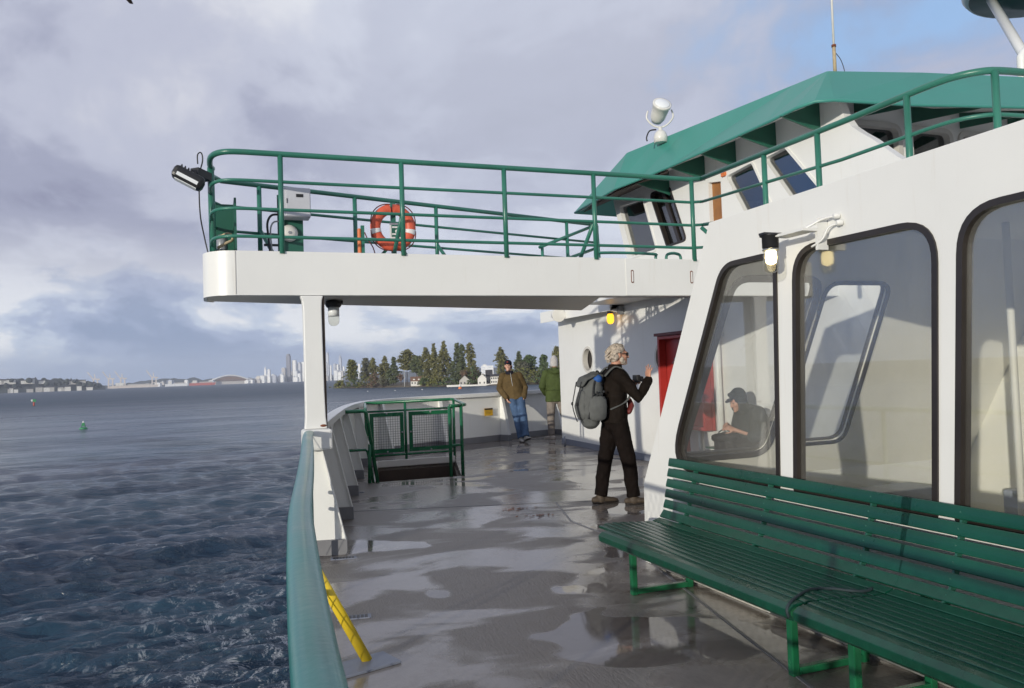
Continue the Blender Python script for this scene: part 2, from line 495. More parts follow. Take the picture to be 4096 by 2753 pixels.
class MB:
    def __init__(s):
        s.v = []
        s.f = []
        s.sm = []

    def add(s, vs, fs, smooth=False):
        o = len(s.v)
        s.v += [tuple(p) for p in vs]
        for f in fs:
            s.f.append(tuple(i + o for i in f))
            s.sm.append(smooth)
        return s

    def box(s, c, size, rot=None):
        c = V(c)
        h = [x / 2 for x in size]
        M = rot.to_matrix() if isinstance(rot, Euler) else (rot or Matrix.Identity(3))
        vs = [c + M @ V(x * h[0], y * h[1], z * h[2]) for x in (-1, 1) for y in (-1, 1) for z in (-1, 1)]
        return s.add(vs, [(0, 1, 3, 2), (4, 6, 7, 5), (0, 4, 5, 1), (2, 3, 7, 6), (0, 2, 6, 4), (1, 5, 7, 3)])

    def span(s, a, b):
        a, b = V(a), V(b)
        return s.box((a + b) / 2, [abs(b[i] - a[i]) for i in range(3)])

    def bar(s, a, b, w, d=None, up=(0, 0, 1)):
        """square bar from a to b"""
        a, b = V(a), V(b)
        d = d or w
        z = (b - a).normalized()
        u = V(up)
        if abs(z.dot(u)) > 0.95:
            u = V(0, 1, 0)
        x = u.cross(z).normalized()
        y = z.cross(x)
        return s.box((a + b) / 2, (w, d, (b - a).length), Matrix((x, y, z)).transposed())

    def loft(s, pts, rx, ry=None, side=(1, 0, 0), n=12, dome=True, closed=False, smooth=True, power=1.0):
        """tube with elliptical sections"""
        pts = [V(p) for p in pts]
        k = len(pts)
        rx = [rx] * k if isinstance(rx, (int, float)) else list(rx)
        ry = rx if ry is None else ([ry] * k if isinstance(ry, (int, float)) else list(ry))
        if dome and not closed:
            t0 = (pts[0] - pts[1]).normalized()
            t1 = (pts[-1] - pts[-2]).normalized()
            m0, m1 = min(rx[0], ry[0]), min(rx[-1], ry[-1])
            pre = [(pts[0] + t0 * m0 * math.sin(a), math.cos(a)) for a in (1.45, 1.05, 0.55)]
            post = [(pts[-1] + t1 * m1 * math.sin(a), math.cos(a)) for a in (0.55, 1.05, 1.45)]
            rx = [rx[0] * q for _, q in pre] + rx + [rx[-1] * q for _, q in post]
            ry = [ry[0] * q for _, q in pre] + ry + [ry[-1] * q for _, q in post]
            pts = [p for p, _ in pre] + pts + [p for p, _ in post]
            k = len(pts)
        vs = []
        sd = V(side).normalized()
        for i in range(k):
            if closed:
                t = (pts[(i + 1) % k] - pts[i - 1]).normalized()
            else:
                t = (pts[min(i + 1, k - 1)] - pts[max(i - 1, 0)]).normalized()
            x = sd - t * sd.dot(t)
            if x.length < 1e-3:
                x = t.orthogonal()
            x.normalize()
            if power == 0:
                sd = x
            y = t.cross(x)
            for j in range(n):
                a = 2 * PI * j / n
                vs.append(pts[i] + x * (rx[i] * math.cos(a)) + y * (ry[i] * math.sin(a)))
        fs = []
        for i in range(k if closed else k - 1):
            i2 = (i + 1) % k
            for j in range(n):
                j2 = (j + 1) % n
                fs.append((i * n + j, i * n + j2, i2 * n + j2, i2 * n + j))
        s.add(vs, fs, smooth)
        if not closed:
            o = len(s.v) - len(vs)
            s.f.append(tuple(o + j for j in range(n)))
            s.sm.append(False)
            s.f.append(tuple(o + (k - 1) * n + j for j in range(n)))
            s.sm.append(False)
        return s

    def tube(s, pts, r, n=8, closed=False):
        p = [V(q) for q in pts]
        t = (p[1] - p[0]).normalized()
        return s.loft(p, r, None, t.orthogonal(), n, False, closed, True, 0)

    def prism(s, poly, vec):
        vec = V(vec)
        a = [V(p) for p in poly]
        n = len(a)
        fs = [tuple(range(n)), tuple(range(2 * n - 1, n - 1, -1))]
        fs += [(i, (i + 1) % n, n + (i + 1) % n, n + i) for i in range(n)]
        return s.add(a + [p + vec for p in a], fs)

    def holed(s, outer, holes, to3d, vec):
        """flat plate with openings: loops of 2D points, mapped by to3d and given thickness vec"""
        loops = [list(outer)] + [list(h) for h in holes]
        tri = tessellate_polygon([[V(p[0], p[1], 0) for p in l] for l in loops])
        flat = [p for l in loops for p in l]
        a = [V(to3d(p)) for p in flat]
        vec = V(vec)
        n = len(a)
        fs = [tuple(f) for f in tri] + [tuple(n + i for i in reversed(f)) for f in tri]
        o = 0
        for l in loops:
            k = len(l)
            fs += [(o + i, o + (i + 1) % k, n + o + (i + 1) % k, n + o + i) for i in range(k)]
            o += k
        return s.add(a + [p + vec for p in a], fs)

    def ring(s, outer, inner, to3d, vec):
        """frame between two loops with equal point count"""
        n = len(outer)
        vec = V(vec)
        o = [V(to3d(p)) for p in outer]
        i_ = [V(to3d(p)) for p in inner]
        vs = o + i_ + [p + vec for p in o] + [p + vec for p in i_]
        fs = []
        for k in range(n):
            k2 = (k + 1) % n
            fs += [(k, k2, n + k2, n + k), (2 * n + k, 3 * n + k, 3 * n + k2, 2 * n + k2),
                   (k, 2 * n + k, 2 * n + k2, k2), (n + k, n + k2, 3 * n + k2, 3 * n + k)]
        return s.add(vs, fs)

    def lathe(s, prof, c, axis=(0, 0, 1), n=20, smooth=True):
        c = V(c)
        z = V(axis).normalized()
        x = z.orthogonal().normalized()
        y = z.cross(x)
        vs = [c + z * h + x * (r * math.cos(2 * PI * j / n)) + y * (r * math.sin(2 * PI * j / n)) for r, h in prof for j in range(n)]
        fs = [(i * n + j, i * n + (j + 1) % n, (i + 1) * n + (j + 1) % n, (i + 1) * n + j) for i in range(len(prof) - 1) for j in range(n)]
        s.add(vs, fs, smooth)
        o = len(s.v) - len(vs)
        for base in (0, (len(prof) - 1) * n):
            s.f.append(tuple(o + base + j for j in range(n)))
            s.sm.append(False)
        return s

    def ball(s, c, r, rot=None, n=14, m=9):
        c = V(c)
        r = (r, r, r) if isinstance(r, (int, float)) else r
        M = rot.to_matrix() if isinstance(rot, Euler) else Matrix.Identity(3)
        vs = []
        for i in range(1, m):
            a = PI * i / m
            for j in range(n):
                q = 2 * PI * j / n
                vs.append(c + M @ V(r[0] * math.sin(a) * math.cos(q), r[1] * math.sin(a) * math.sin(q), r[2] * math.cos(a)))
        fs = [(i * n + j, i * n + (j + 1) % n, (i + 1) * n + (j + 1) % n, (i + 1) * n + j) for i in range(m - 2) for j in range(n)]
        vs += [c + M @ V(0, 0, r[2]), c + M @ V(0, 0, -r[2])]
        k = len(vs)
        fs += [(k - 2, (j + 1) % n, j) for j in range(n)]
        fs += [(k - 1, (m - 2) * n + j, (m - 2) * n + (j + 1) % n) for j in range(n)]
        return s.add(vs, fs, True)

    def build(s, name, mat, parent=None, bevel=0.0, local=False, recalc=True, **tags):
        me = bpy.data.meshes.new(name)
        off = V(0, 0, 0)
        if parent is not None and not local:
            q = parent
            while q is not None:
                off += q.location
                q = q.parent
        me.from_pydata([(p[0] - off.x, p[1] - off.y, p[2] - off.z) for p in s.v], [], s.f)
        me.polygons.foreach_set('use_smooth', s.sm)
        if recalc:
            bm = bmesh.new()
            bm.from_mesh(me)
            bmesh.ops.recalc_face_normals(bm, faces=bm.faces[:])
            bm.to_mesh(me)
            bm.free()
        me.materials.append(MATS[mat])
        me.update()
        o = bpy.data.objects.new(name, me)
        COL.objects.link(o)
        if parent is not None:
            o.parent = parent
        if bevel > 0:
            md = o.modifiers.new('bevel', 'BEVEL')
            md.width = bevel
            md.segments = 2
            md.limit_method = 'ANGLE'
            md.angle_limit = R(40)
            md.harden_normals = False
        for k, v in tags.items():
            o[k] = v
        return o


def thing(name, label, cat, loc=(0, 0, 0), group=None, rz=0.0):
    o = bpy.data.objects.new(name, None)
    o.empty_display_size = 0.1
    COL.objects.link(o)
    o.location = loc
    o.rotation_euler = (0, 0, rz)
    o['label'] = label
    o['category'] = cat
    if group:
        o['group'] = group
    return o


def tag(o, label, cat, group=None):
    o['label'] = label
    o['category'] = cat
    if group:
        o['group'] = group
    return o


def struct(o):
    o['kind'] = 'structure'
    return o


def copy_tree(o, parent=None):
    c = o.copy()
    COL.objects.link(c)
    if parent is not None:
        c.parent = parent
    for ch in list(o.children):
        copy_tree(ch, c)
    return c


def spline(pts, n=6):
    """smooth path through the points"""
    P = [V(p) for p in pts]
    out = []
    for i in range(len(P) - 1):
        p0, p1, p2, p3 = P[max(i - 1, 0)], P[i], P[i + 1], P[min(i + 2, len(P) - 1)]
        for k in range(n):
            t = k / n
            out.append(0.5 * ((2 * p1) + (p2 - p0) * t + (2 * p0 - 5 * p1 + 4 * p2 - p3) * t * t + (3 * p1 - p0 - 3 * p2 + p3) * t ** 3))
    out.append(P[-1])
    return out


def round_poly(pts, rad, seg=6):
    """2D polygon with rounded corners"""
    n = len(pts)
    rad = [rad] * n if isinstance(rad, (int, float)) else rad
    out = []
    for i in range(n):
        p = Vector(pts[i][:2])
        a = Vector(pts[i - 1][:2]) - p
        b = Vector(pts[(i + 1) % n][:2]) - p
        r = rad[i]
        if r <= 0:
            out.append((p.x, p.y))
            continue
        la, lb = a.length, b.length
        a.normalize()
        b.normalize()
        ang = a.angle(b)
        d = min(r / math.tan(ang / 2), la * 0.48, lb * 0.48)
        p0, p1 = p + a * d, p + b * d
        for k in range(seg + 1):
            t = k / seg
            q = p0 * (1 - t) ** 2 + p * 2 * t * (1 - t) + p1 * t * t
            out.append((q.x, q.y))
    return out


def inset(poly, d):
    n = len(poly)
    area = sum(poly[i][0] * poly[(i + 1) % n][1] - poly[(i + 1) % n][0] * poly[i][1] for i in range(n))
    sg = 1 if area > 0 else -1
    out = []
    for i in range(n):
        p0, p1, p2 = Vector(poly[i - 1]), Vector(poly[i]), Vector(poly[(i + 1) % n])
        e1, e2 = (p1 - p0), (p2 - p1)
        if e1.length < 1e-6:
            e1 = e2
        if e2.length < 1e-6:
            e2 = e1
        n1 = Vector((-e1.y, e1.x)).normalized() * sg
        n2 = Vector((-e2.y, e2.x)).normalized() * sg
        m = n1 + n2
        m = m / max(0.4, m.length_squared / 2) if m.length > 0 else n1
        out.append((p1.x + m.x * d, p1.y + m.y * d))
    return out


# ------------------------------------------------------------------ the sea
def build_sea():
    rng = np.random.default_rng(5)
    az = np.concatenate([np.radians(np.arange(-58, 34, 0.17)), np.radians(np.arange(34, 302, 6.0))])
    step = 1.0 / (10 * 796)
    rr = [12.0, 18.0, 21.0]
    inv = 1.0 / 22.0
    while 1 / inv < 700:
        rr.append(1 / inv)
        inv -= step * 0.8
    rr += list(np.geomspace(720, 9000, 36))
    rr = np.array(rr)
    A, D = np.meshgrid(az, rr)
    X, Y = D * np.sin(A), D * np.cos(A)
    Z = np.zeros_like(X)
    dr = np.gradient(rr)[:, None] * np.ones_like(X)
    sp = np.maximum(dr, D * math.radians(0.17))
    for i in range(130):
        lam = math.exp(rng.uniform(math.log(0.7), math.log(20.0)))
        th = math.radians(100) + rng.normal(0, 0.45)
        amp = 0.0150 * lam ** 0.36 * rng.uniform(0.5, 1.3)
        k = 2 * PI / lam
        wgt = np.clip((lam / sp - 2.2) / 3.0, 0, 1)
        ph = k * (X * math.cos(th) + Y * math.sin(th)) + rng.uniform(0, 2 * PI)
        env = 0.6 + 0.4 * np.sin(X * 0.031 * rng.uniform(0.5, 1.5) + Y * 0.027 * rng.uniform(0.5, 1.5) + rng.uniform(0, 6))
        if lam < 7:
            Z += amp * 1.6 * wgt * env * (np.exp(1.3 * np.sin(ph)) - 1.47) * 0.62
        else:
            Z += amp * wgt * env * (np.sin(ph) + 0.22 * np.sin(2 * ph + 0.6))
    nr, na = X.shape
    v = np.stack([X, Y, Z - 8.5], -1).reshape(-1, 3)
    idx = np.arange(nr * na).reshape(nr, na)
    a = idx[:-1, :]
    b = idx[1:, :]
    f = np.stack([a, np.roll(a, -1, 1), np.roll(b, -1, 1), b], -1).reshape(-1, 4)
    me = bpy.data.meshes.new('sea')
    me.vertices.add(len(v))
    me.vertices.foreach_set('co', v.ravel())
    me.loops.add(f.size)
    me.loops.foreach_set('vertex_index', f[:, ::-1].ravel())
    me.polygons.add(len(f))
    me.polygons.foreach_set('loop_start', np.arange(0, f.size, 4))
    me.polygons.foreach_set('use_smooth', np.ones(len(f), bool))
    me.update(calc_edges=True)
    me.validate()
    me.materials.append(MATS['sea_water'])
    o = bpy.data.objects.new('sea', me)
    COL.objects.link(o)
    struct(o)


build_sea()

# ------------------------------------------------------------------ deck, hull
RAILP = [(0.10, -1.6), (0.10, 0.3), (0.113, 0.9), (0.13, 1.15), (0.155, 1.52), (0.205, 2.15), (0.27, 2.85), (0.40, 3.95), (0.53, 5.1), (0.66, 6.3), (0.73, 6.85)]
BULP = [(0.75, 7.0), (1.06, 8.6), (1.36, 10.1), (1.72, 11.8), (2.10, 13.3), (2.55, 14.6), (3.05, 15.4), (3.85, 16.0), (4.95, 16.42), (6.06, 16.88), (6.95, 17.28), (8.2, 17.7), (10.5, 18.3), (14.0, 18.9)]
edge = [(p.x, p.y) for p in spline([(x, y, 0) for x, y in RAILP + BULP], 4)]
HATCH = [(2.12, 11.45), (3.40, 11.40), (3.97, 13.66), (2.57, 13.68)]
deck_poly = edge + [(14.0, -1.6)]
mb = MB().holed(deck_poly, [HATCH], lambda p: (p[0], p[1], 0.0), (0, 0, -0.12))
struct(mb.build('deck', 'deck_paint'))
mb = MB()
hull_line = [(x - 0.015, y) for x, y in edge]
vs = [(x, y, 0.02) for x, y in hull_line] + [(x + 0.35, y - 0.1, -9.2) for x, y in hull_line]
n = len(hull_line)
mb.add(vs, [(i, i + 1, n + i + 1, n + i) for i in range(n - 1)], True)
tag(mb.build('hull_side', 'white_paint', recalc=False), 'white steel ship side dropping from the deck edge to the water', 'hull')
# plate seam and the shallow waterway strip beside the benches
mb = MB()
for a, b_ in (((1.30, 9.17), (4.14, 8.28)), ((3.30, 7.30), (3.30, 6.2)), ((3.30, 6.2), (2.52, 2.9)), ((3.30, 7.3), (3.62, 8.42))):
    mb.bar((a[0], a[1], 0.0), (b_[0], b_[1], 0.0), 0.018, 0.008)
struct(mb.build('deck_seam', 'base_grey'))
# drains: light frame with dark slots
for (cx, cy, rz, lab) in ((0.79, 5.10, -0.15, 'slotted deck drain beside the yellow brace'), (1.71, 10.57, -0.2, 'small slotted deck drain near the stair opening'),
                          (0.98, 6.80, -0.15, 'narrow slotted drain at the foot of the nearest white bracket')):
    t_ = thing('deck_drain', lab, 'drain', (cx, cy, 0), 'deck drains')
    M = Euler((0, 0, rz))
    MB().box((cx, cy, 0.003), (0.21, 0.075, 0.006), M).build('drain_frame', 'base_bluegrey', t_)
    s_ = MB()
    for k in range(7):
        p = M.to_matrix() @ V((k - 3) * 0.025, 0, 0)
        s_.box((cx + p.x, cy + p.y, 0.0065), (0.019, 0.055, 0.003), M)
    s_.build('drain_slots', 'black_metal', t_)
# clump of wet brown leaves on the deck
rnd = random.Random(4)
for cx, cy, k, lab in ((3.12, 7.75, 15, 'wet brown leaves caught in the waterway on deck'), (3.05, 8.25, 18, 'strip of reddish leaf litter along the plate seam')):
    mb = MB()
    for i in range(k):
        x, y = cx + rnd.gauss(0, 0.10), cy + rnd.gauss(0, 0.05)
        mb.box((x, y, 0.006 + rnd.random() * 0.004), (0.035, 0.014, 0.003), Euler((rnd.uniform(-.2, .2), rnd.uniform(-.2, .2), rnd.uniform(0, 3))))
    o = tag(mb.build('leaf_litter', 'leaf_litter'), lab, 'leaves')
    o['kind'] = 'stuff'

# ------------------------------------------------------------------ open rail beside the viewer
rail = thing('deck_railing', 'teal capped side rail with green netting, nearest the camera', 'railing', (0.3, 3, 0))
path = spline([(x, y, 1.055) for x, y in RAILP], 8)
mb = MB()
prof = [(-0.036, -0.018), (-0.04, 0.0), (-0.036, 0.013), (-0.022, 0.02), (0.0, 0.023), (0.022, 0.02), (0.036, 0.013), (0.04, 0.0), (0.036, -0.018)]
vs = []
for i, p in enumerate(path):
    t = (path[min(i + 1, len(path) - 1)] - path[max(i - 1, 0)]).normalized()
    x = V(t.y, -t.x, 0).normalized()
    vs += [p + x * a + V(0, 0, c) for a, c in prof]
k = len(prof)
fs = [(i * k + j, i * k + (j + 1) % k, (i + 1) * k + (j + 1) % k, (i + 1) * k + j) for i in range(len(path) - 1) for j in range(k)]
fs += [tuple(range(k)), tuple(range((len(path) - 1) * k, len(path) * k))]
mb.add(vs, fs, True)
mb.build('rail_cap', 'cap_paint', rail)


def rail_x(y):
    ys = [p[1] for p in RAILP]
    return float(np.interp(y, ys, [p[0] for p in RAILP]))


for z in (0.42, 0.56):
    MB().tube([(p.x, p.y, z) for p in path[::2]], 0.016, 8).build('mid_rail', 'bright_green_paint', rail)
for y in (-0.9, 1.0, 2.6, 4.22, 5.6, 6.78):
    MB().tube([(rail_x(y), y, -0.01), (rail_x(y), y, 1.04)], 0.022, 10).build('post', 'bright_green_paint', rail)
mb = MB()
yy = -1.5
while yy < 6.9:
    for sg in (-1, 1):
        pts = []
        for q in range(6):
            z = 0.04 + q * 0.2
            y = yy + sg * q * 0.11
            pts.append((rail_x(y) - 0.02 + 0.012 * sg, y, z))
        if -1.6 < pts[-1][1] < 6.9:
            mb.tube(pts, 0.0022, 4)
    yy += 0.085
mb.build('net', 'net_green', rail)
MB().loft([(0.43, 4.23, 0.60), (0.724, 4.262, 0.012)], 0.027, 0.013, (1, 0, 0), 12, False).build('brace', 'yellow_paint', rail)
MB().box((0.70, 4.23, 0.008), (0.33, 0.20, 0.014), Euler((0, 0, 0.30))).build('foot_plate', 'base_bluegrey', rail, 0.003)

# ------------------------------------------------------------------ bulwark
bul = thing('bulwark', 'white steel bulwark wall curving round the bow', 'wall', (2.5, 13, 0))
bp = spline([(x, y, 0) for x, y in BULP], 8)


def sweep(path, prof, mb):
    """prof: (inward offset, z) closed loop, swept along a plan path; inward is to the right"""
    k = len(prof)
    vs = []
    for i, p in enumerate(path):
        t = (path[min(i + 1, len(path) - 1)] - path[max(i - 1, 0)]).normalized()
        x = V(t.y, -t.x, 0).normalized()
        vs += [V(p.x, p.y, 0) + x * a + V(0, 0, c) for a, c in prof]
    fs = [(i * k + j, i * k + (j + 1) % k, (i + 1) * k + (j + 1) % k, (i + 1) * k + j) for i in range(len(path) - 1) for j in range(k)]
    fs += [tuple(range(k)), tuple(range((len(path) - 1) * k, len(path) * k))]
    mb.add(vs, fs)
    return mb


sweep(bp, [(0, 0), (0.0, 1.02), (-0.02, 1.02), (-0.02, 0)], MB()).build('wall_plate', 'white_paint', bul)
sweep(bp, [(-0.05, 1.02), (-0.05, 1.08), (0.085, 1.08), (0.085, 1.0), (0.07, 1.0), (0.07, 1.02)], MB()).build('cap', 'white_paint', bul, 0.006)
sweep(bp, [(0.003, 0.002), (0.003, 0.13), (0.012, 0.13), (0.012, 0.002)], MB()).build('base_strip', 'base_grey', bul)
lens = [0.0]
for i in range(1, len(bp)):
    lens.append(lens[-1] + (bp[i] - bp[i - 1]).length)
sdist = 0.02
while sdist < lens[-1] - 0.5:
    i = max(j for j in range(len(lens)) if lens[j] <= sdist)
    p = bp[i].lerp(bp[i + 1], (sdist - lens[i]) / (lens[i + 1] - lens[i]))
    t = (bp[i + 1] - bp[i]).normalized()
    x = V(t.y, -t.x, 0)
    q = lambda a, z, f=0.0: V(p.x, p.y, 0) + x * a + V(0, 0, z) + t * f
    bmw = MB().prism([q(0, 0.13), q(0.27, 0.13), q(0.07, 1.0), q(0, 1.0)], t * 0.014)
    bmw.prism([q(0.27, 0.13, -0.03), q(0.27, 0.13, 0.044), q(0.07, 1.0, 0.044), q(0.07, 1.0, -0.03)], x * 0.012)
    br = bmw.build('bracket', 'white_paint', bul)
    MB().prism([q(-0.0, 0.002, -0.036), q(0.290, 0.002, -0.036), q(0.290, 0.002, 0.05), q(-0.0, 0.002, 0.05)], (0, 0, 0.127)).build('bracket_foot', 'base_grey', br)
    sdist += 1.72
sg = thing('warning_plate', 'small yellow plate with a dark heading on the bulwark', 'sign', (5.6, 16.62, 0.65))
d_ = V(0.93, 0.37, 0).normalized()
nrm = V(0.37, -0.93, 0)
c0 = V(5.62, 16.66, 0.66) + nrm * 0.025
M = Matrix((d_, -nrm, V(0, 0, 1))).transposed()
MB().box(c0, (0.24, 0.006, 0.165), M).build('plate', 'sign_yellow', sg)
MB().box(c0 + nrm * 0.004 + V(0, 0, 0.062), (0.235, 0.004, 0.034), M).build('heading_band', 'black_metal', sg)
lines = MB()
for k in range(3):
    lines.box(c0 + nrm * 0.004 + V(0, 0, 0.02 - 0.03 * k) - d_ * 0.01 * k, (0.18 - 0.02 * k, 0.003, 0.006), M)
lines.build('text_lines', 'hatch_brown', sg)

# ------------------------------------------------------------------ post carrying the bridge wing
post = thing('support_post', 'white steel post between the bulwark and the bridge wing', 'post', (0.80, 7.02, 1.05))
prof_l = [(0.712, 1.08), (0.72, 1.18), (0.722, 1.4), (0.722, 2.10), (0.715, 2.18), (0.70, 2.222)]
prof_r = [(0.892, 2.222), (0.880, 2.18), (0.876, 2.10), (0.882, 1.4), (0.888, 1.18), (0.898, 1.08)]
MB().prism([(x, 6.98, z) for x, z in prof_l + prof_r], (0, 0.09, 0)).build('column', 'white_paint', post, 0.008)
MB().span((0.886, 7.0, 1.08), (0.903, 7.13, 2.218)).build('shade_strip', 'hatch_brown', post)  # dark side of the white post, its shade put into the colour
MB().span((0.69, 6.90, 0.90), (0.93, 7.12, 1.079)).build('foot_block', 'white_paint', post, 0.02)
mb = MB().ball((0.866, 6.979, 1.075 + 0.03), (0.028, 0.004, 0.011))
mb.build('rust_patch', 'rust', post)

# ------------------------------------------------------------------ stair opening with its guard rails
hw = thing('stair_hatch', 'dark stair opening in the deck with pale coaming', 'hatch', (2.9, 12.5, 0))
mb = MB()
H = [V(x, y, 0) for x, y in HATCH]
for i in range(4):
    a, b_ = H[i], H[(i + 1) % 4]
    inn = V(-(b_ - a).y, (b_ - a).x, 0).normalized()
    mb.prism([a + inn * 0.004 + V(0, 0, -0.1), b_ + inn * 0.004 + V(0, 0, -0.1), b_ + inn * 0.004 + V(0, 0, -2.2), a + inn * 0.004 + V(0, 0, -2.2)], inn * 0.03)
mb.build('shaft', 'hatch_brown', hw)
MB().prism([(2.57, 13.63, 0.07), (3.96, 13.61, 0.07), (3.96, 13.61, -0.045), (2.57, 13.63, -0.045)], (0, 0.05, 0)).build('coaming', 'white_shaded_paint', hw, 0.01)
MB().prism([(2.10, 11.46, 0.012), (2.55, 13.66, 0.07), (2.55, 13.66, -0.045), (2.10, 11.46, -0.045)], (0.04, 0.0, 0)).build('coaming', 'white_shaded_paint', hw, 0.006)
mb = MB()
for k in range(6):
    y = 11.75 + k * 0.30
    mb.span((2.3 + 0.06 * k, y, -0.30 - 0.22 * k), (3.38 + 0.06 * k, y + 0.26, -0.26 - 0.22 * k))
mb.build('tread', 'hatch_brown', hw)
gr = thing('hatch_railing', 'bright green pipe guard rail with two mesh panels round the stair opening', 'railing', (3.0, 12.6, 0))
G = 'bright_green_paint'
for pts, r, nm in (
        ([(2.40, 13.70, 1.065), (3.92, 13.70, 1.07), (3.97, 13.66, 1.065), (3.97, 13.6, 1.06)], 0.026, 'top_rail'),
        ([(3.97, 13.6, 1.06), (3.55, 11.6, 1.045), (3.45, 11.45, 1.04)], 0.024, 'top_rail'),
        ([(2.42, 13.70, 0.915), (3.97, 13.70, 0.92)], 0.018, 'mid_rail'),
        ([(2.44, 13.70, 0.155), (3.96, 13.70, 0.155)], 0.02, 'mid_rail'),
        ([(3.10, 13.70, 1.06), (3.10, 13.70, 0.0)], 0.024, 'post'),
        ([(3.97, 13.66, 1.06), (3.96, 13.66, 0.0)], 0.024, 'post'),
        ([(2.40, 13.70, 1.06), (2.44, 13.70, 0.0)], 0.024, 'post'),
        ([(3.25, 11.42, 1.04), (3.25, 11.42, 0.0)], 0.026, 'post'),
        ([(3.44, 11.45, 1.04), (3.44, 11.45, 0.0)], 0.026, 'post'),
        ([(3.25, 11.42, 1.04), (3.44, 11.45, 1.04)], 0.026, 'top_rail'),
        ([(3.25, 11.42, 0.455), (3.44, 11.45, 0.455)], 0.02, 'mid_rail'),
        ([(1.62, 11.45, 1.025), (1.98, 11.43, 1.03), (2.02, 11.43, 1.0), (2.16, 11.44, 0.0)], 0.027, 'top_rail'),
        ([(2.02, 11.47, 1.0), (2.40, 13.66, 1.06)], 0.022, 'top_rail'),
        ([(1.66, 11.47, 0.475), (2.0, 11.45, 0.475), (2.03, 11.45, 0.44), (2.10, 11.45, 0.0)], 0.020, 'mid_rail'),
        ([(2.06, 11.43, 0.55), (2.04, 11.42, 0.0)], 0.026, 'post'),
        ([(2.10, 11.5, 0.5), (2.44, 13.66, 0.5)], 0.016, 'mid_rail')):
    MB().tube(pts, r, 10).build(nm, G, gr)
for xa, xb in ((2.47, 3.06), (3.15, 3.93)):
    y = 13.66
    sq = lambda p: (p[0], y, p[1])
    fr = MB().ring([(xa, 0.20), (xb, 0.20), (xb, 0.885), (xa, 0.885)], [(xa + .065, .265), (xb - .065, .265), (xb - .065, .82), (xa + .065, .82)], sq, (0, 0.012, 0)).build('panel_frame', G, gr)
    mm = MB()
    x = xa + 0.065
    while x < xb - 0.06:
        mm.tube([(x, y + 0.004, 0.25), (x, y + 0.004, 0.83)], 0.0028, 4)
        x += 0.042
    z = 0.265
    while z < 0.83:
        mm.tube([(xa + 0.05, y + 0.009, z), (xb - 0.05, y + 0.009, z)], 0.0028, 4)
        z += 0.042
    mm.build('wire_mesh', 'rubber', fr)
    bb = MB()
    for x, z in (((xa + xb) / 2, 0.87), ((xa + xb) / 2, 0.215), (xa + 0.03 if xa > 3 else xb - 0.03, 0.54)):
        bb.ball((x, y - 0.006, z), 0.016)
    bb.build('bolts', 'grey_metal', fr)
# ------------------------------------------------------------------ bridge wing and upper deck
wing = thing('bridge_wing', 'white overhead bridge wing with rounded outer end', 'upper deck', (2.5, 7.5, 2.22))
front = [(6.60, 7.0), (0.22, 7.0)] + [(p[0], p[1]) for p in round_poly([(0.5, 7.0), (-0.075, 7.0), (-0.075, 7.62), (0.2, 7.66)], [0, 0.27, 0.2, 0], 10)[1:-1]] + [(0.1, 7.85), (0.2, 7.98), (4.84, 9.50), (6.60, 9.9)]
MB().prism([(6.58, 7.04, 2.56), (0.22, 7.04, 2.56), (0.02, 7.12, 2.56), (-0.03, 7.3, 2.56), (-0.03, 7.58, 2.56), (0.2, 7.95, 2.56), (4.84, 9.48, 2.56), (6.58, 9.88, 2.56)], (0, 0, 0.035)).build('deck_plate', 'deck_pale', wing)
MB().span((0.20, 7.0, 2.228), (6.60, 7.03, 2.603)).build('fascia', 'white_paint', wing)
arc_o = [(0.20 + 0.275 * math.cos(a), 7.275 + 0.275 * math.sin(a)) for a in np.linspace(R(270), R(180), 15)] + [(-0.075, 7.5), (-0.07, 7.56), (-0.04, 7.61), (0.0, 7.64)]
arc_i = [(0.20 + 0.245 * math.cos(a), 7.275 + 0.245 * math.sin(a)) for a in np.linspace(R(270), R(180), 15)] + [(-0.045, 7.5), (-0.04, 7.55), (-0.02, 7.585), (0.01, 7.61)]
k = len(arc_o)
vs = [(x, y, z) for z in (2.228, 2.603) for x, y in arc_o] + [(x, y, z) for z in (2.228, 2.603) for x, y in arc_i]
fas = MB().add(vs, [(i, i + 1, k + i + 1, k + i) for i in range(k - 1)] + [(2 * k + i, 3 * k + i, 3 * k + i + 1, 2 * k + i + 1) for i in range(k - 1)], True)
fas.build('rounded_end', 'white_paint', wing)
MB().add(vs, [(k + i, k + i + 1, 3 * k + i + 1, 3 * k + i) for i in range(k - 1)] + [(i, 2 * k + i, 2 * k + i + 1, i + 1) for i in range(k - 1)]).build('end_rim', 'white_paint', wing)
MB().span((3.86, 6.994, 2.232), (6.60, 6.999, 2.60)).build('doubler_plate', 'white_paint', wing)
MB().span((0.178, 6.996, 2.235), (0.184, 6.9995, 2.60)).build('weld_seam', 'white_shaded_paint', wing)
for x in (3.93, 4.62):
    s_ = MB().prism([(x + a * 0.016, 6.991, 2.42 + (0.05 if q > 0 else -0.05) + 0.016 * q_) for a, q_, q in
                     [(math.cos(t), math.sin(t), math.sin(t)) for t in np.linspace(0.001, 2 * PI, 17)[:-1]]], (0, 0.004, 0))
    s_.build('drain_slot', 'rust', wing)
    MB().prism([(x + a * 0.009, 6.989, 2.42 + (0.045 if q > 0 else -0.045) + 0.010 * q_) for a, q_, q in
                [(math.cos(t), math.sin(t), math.sin(t)) for t in np.linspace(0.001, 2 * PI, 17)[:-1]]], (0, 0.004, 0)).build('drain_slot', 'white_paint', wing)
so = [(0.20, 7.05), (3.62, 7.05), (4.24, 8.84), (0.98, 7.97), (-0.01, 7.63), (-0.04, 7.55), (-0.04, 7.29), (0.03, 7.12), (0.1, 7.07)]
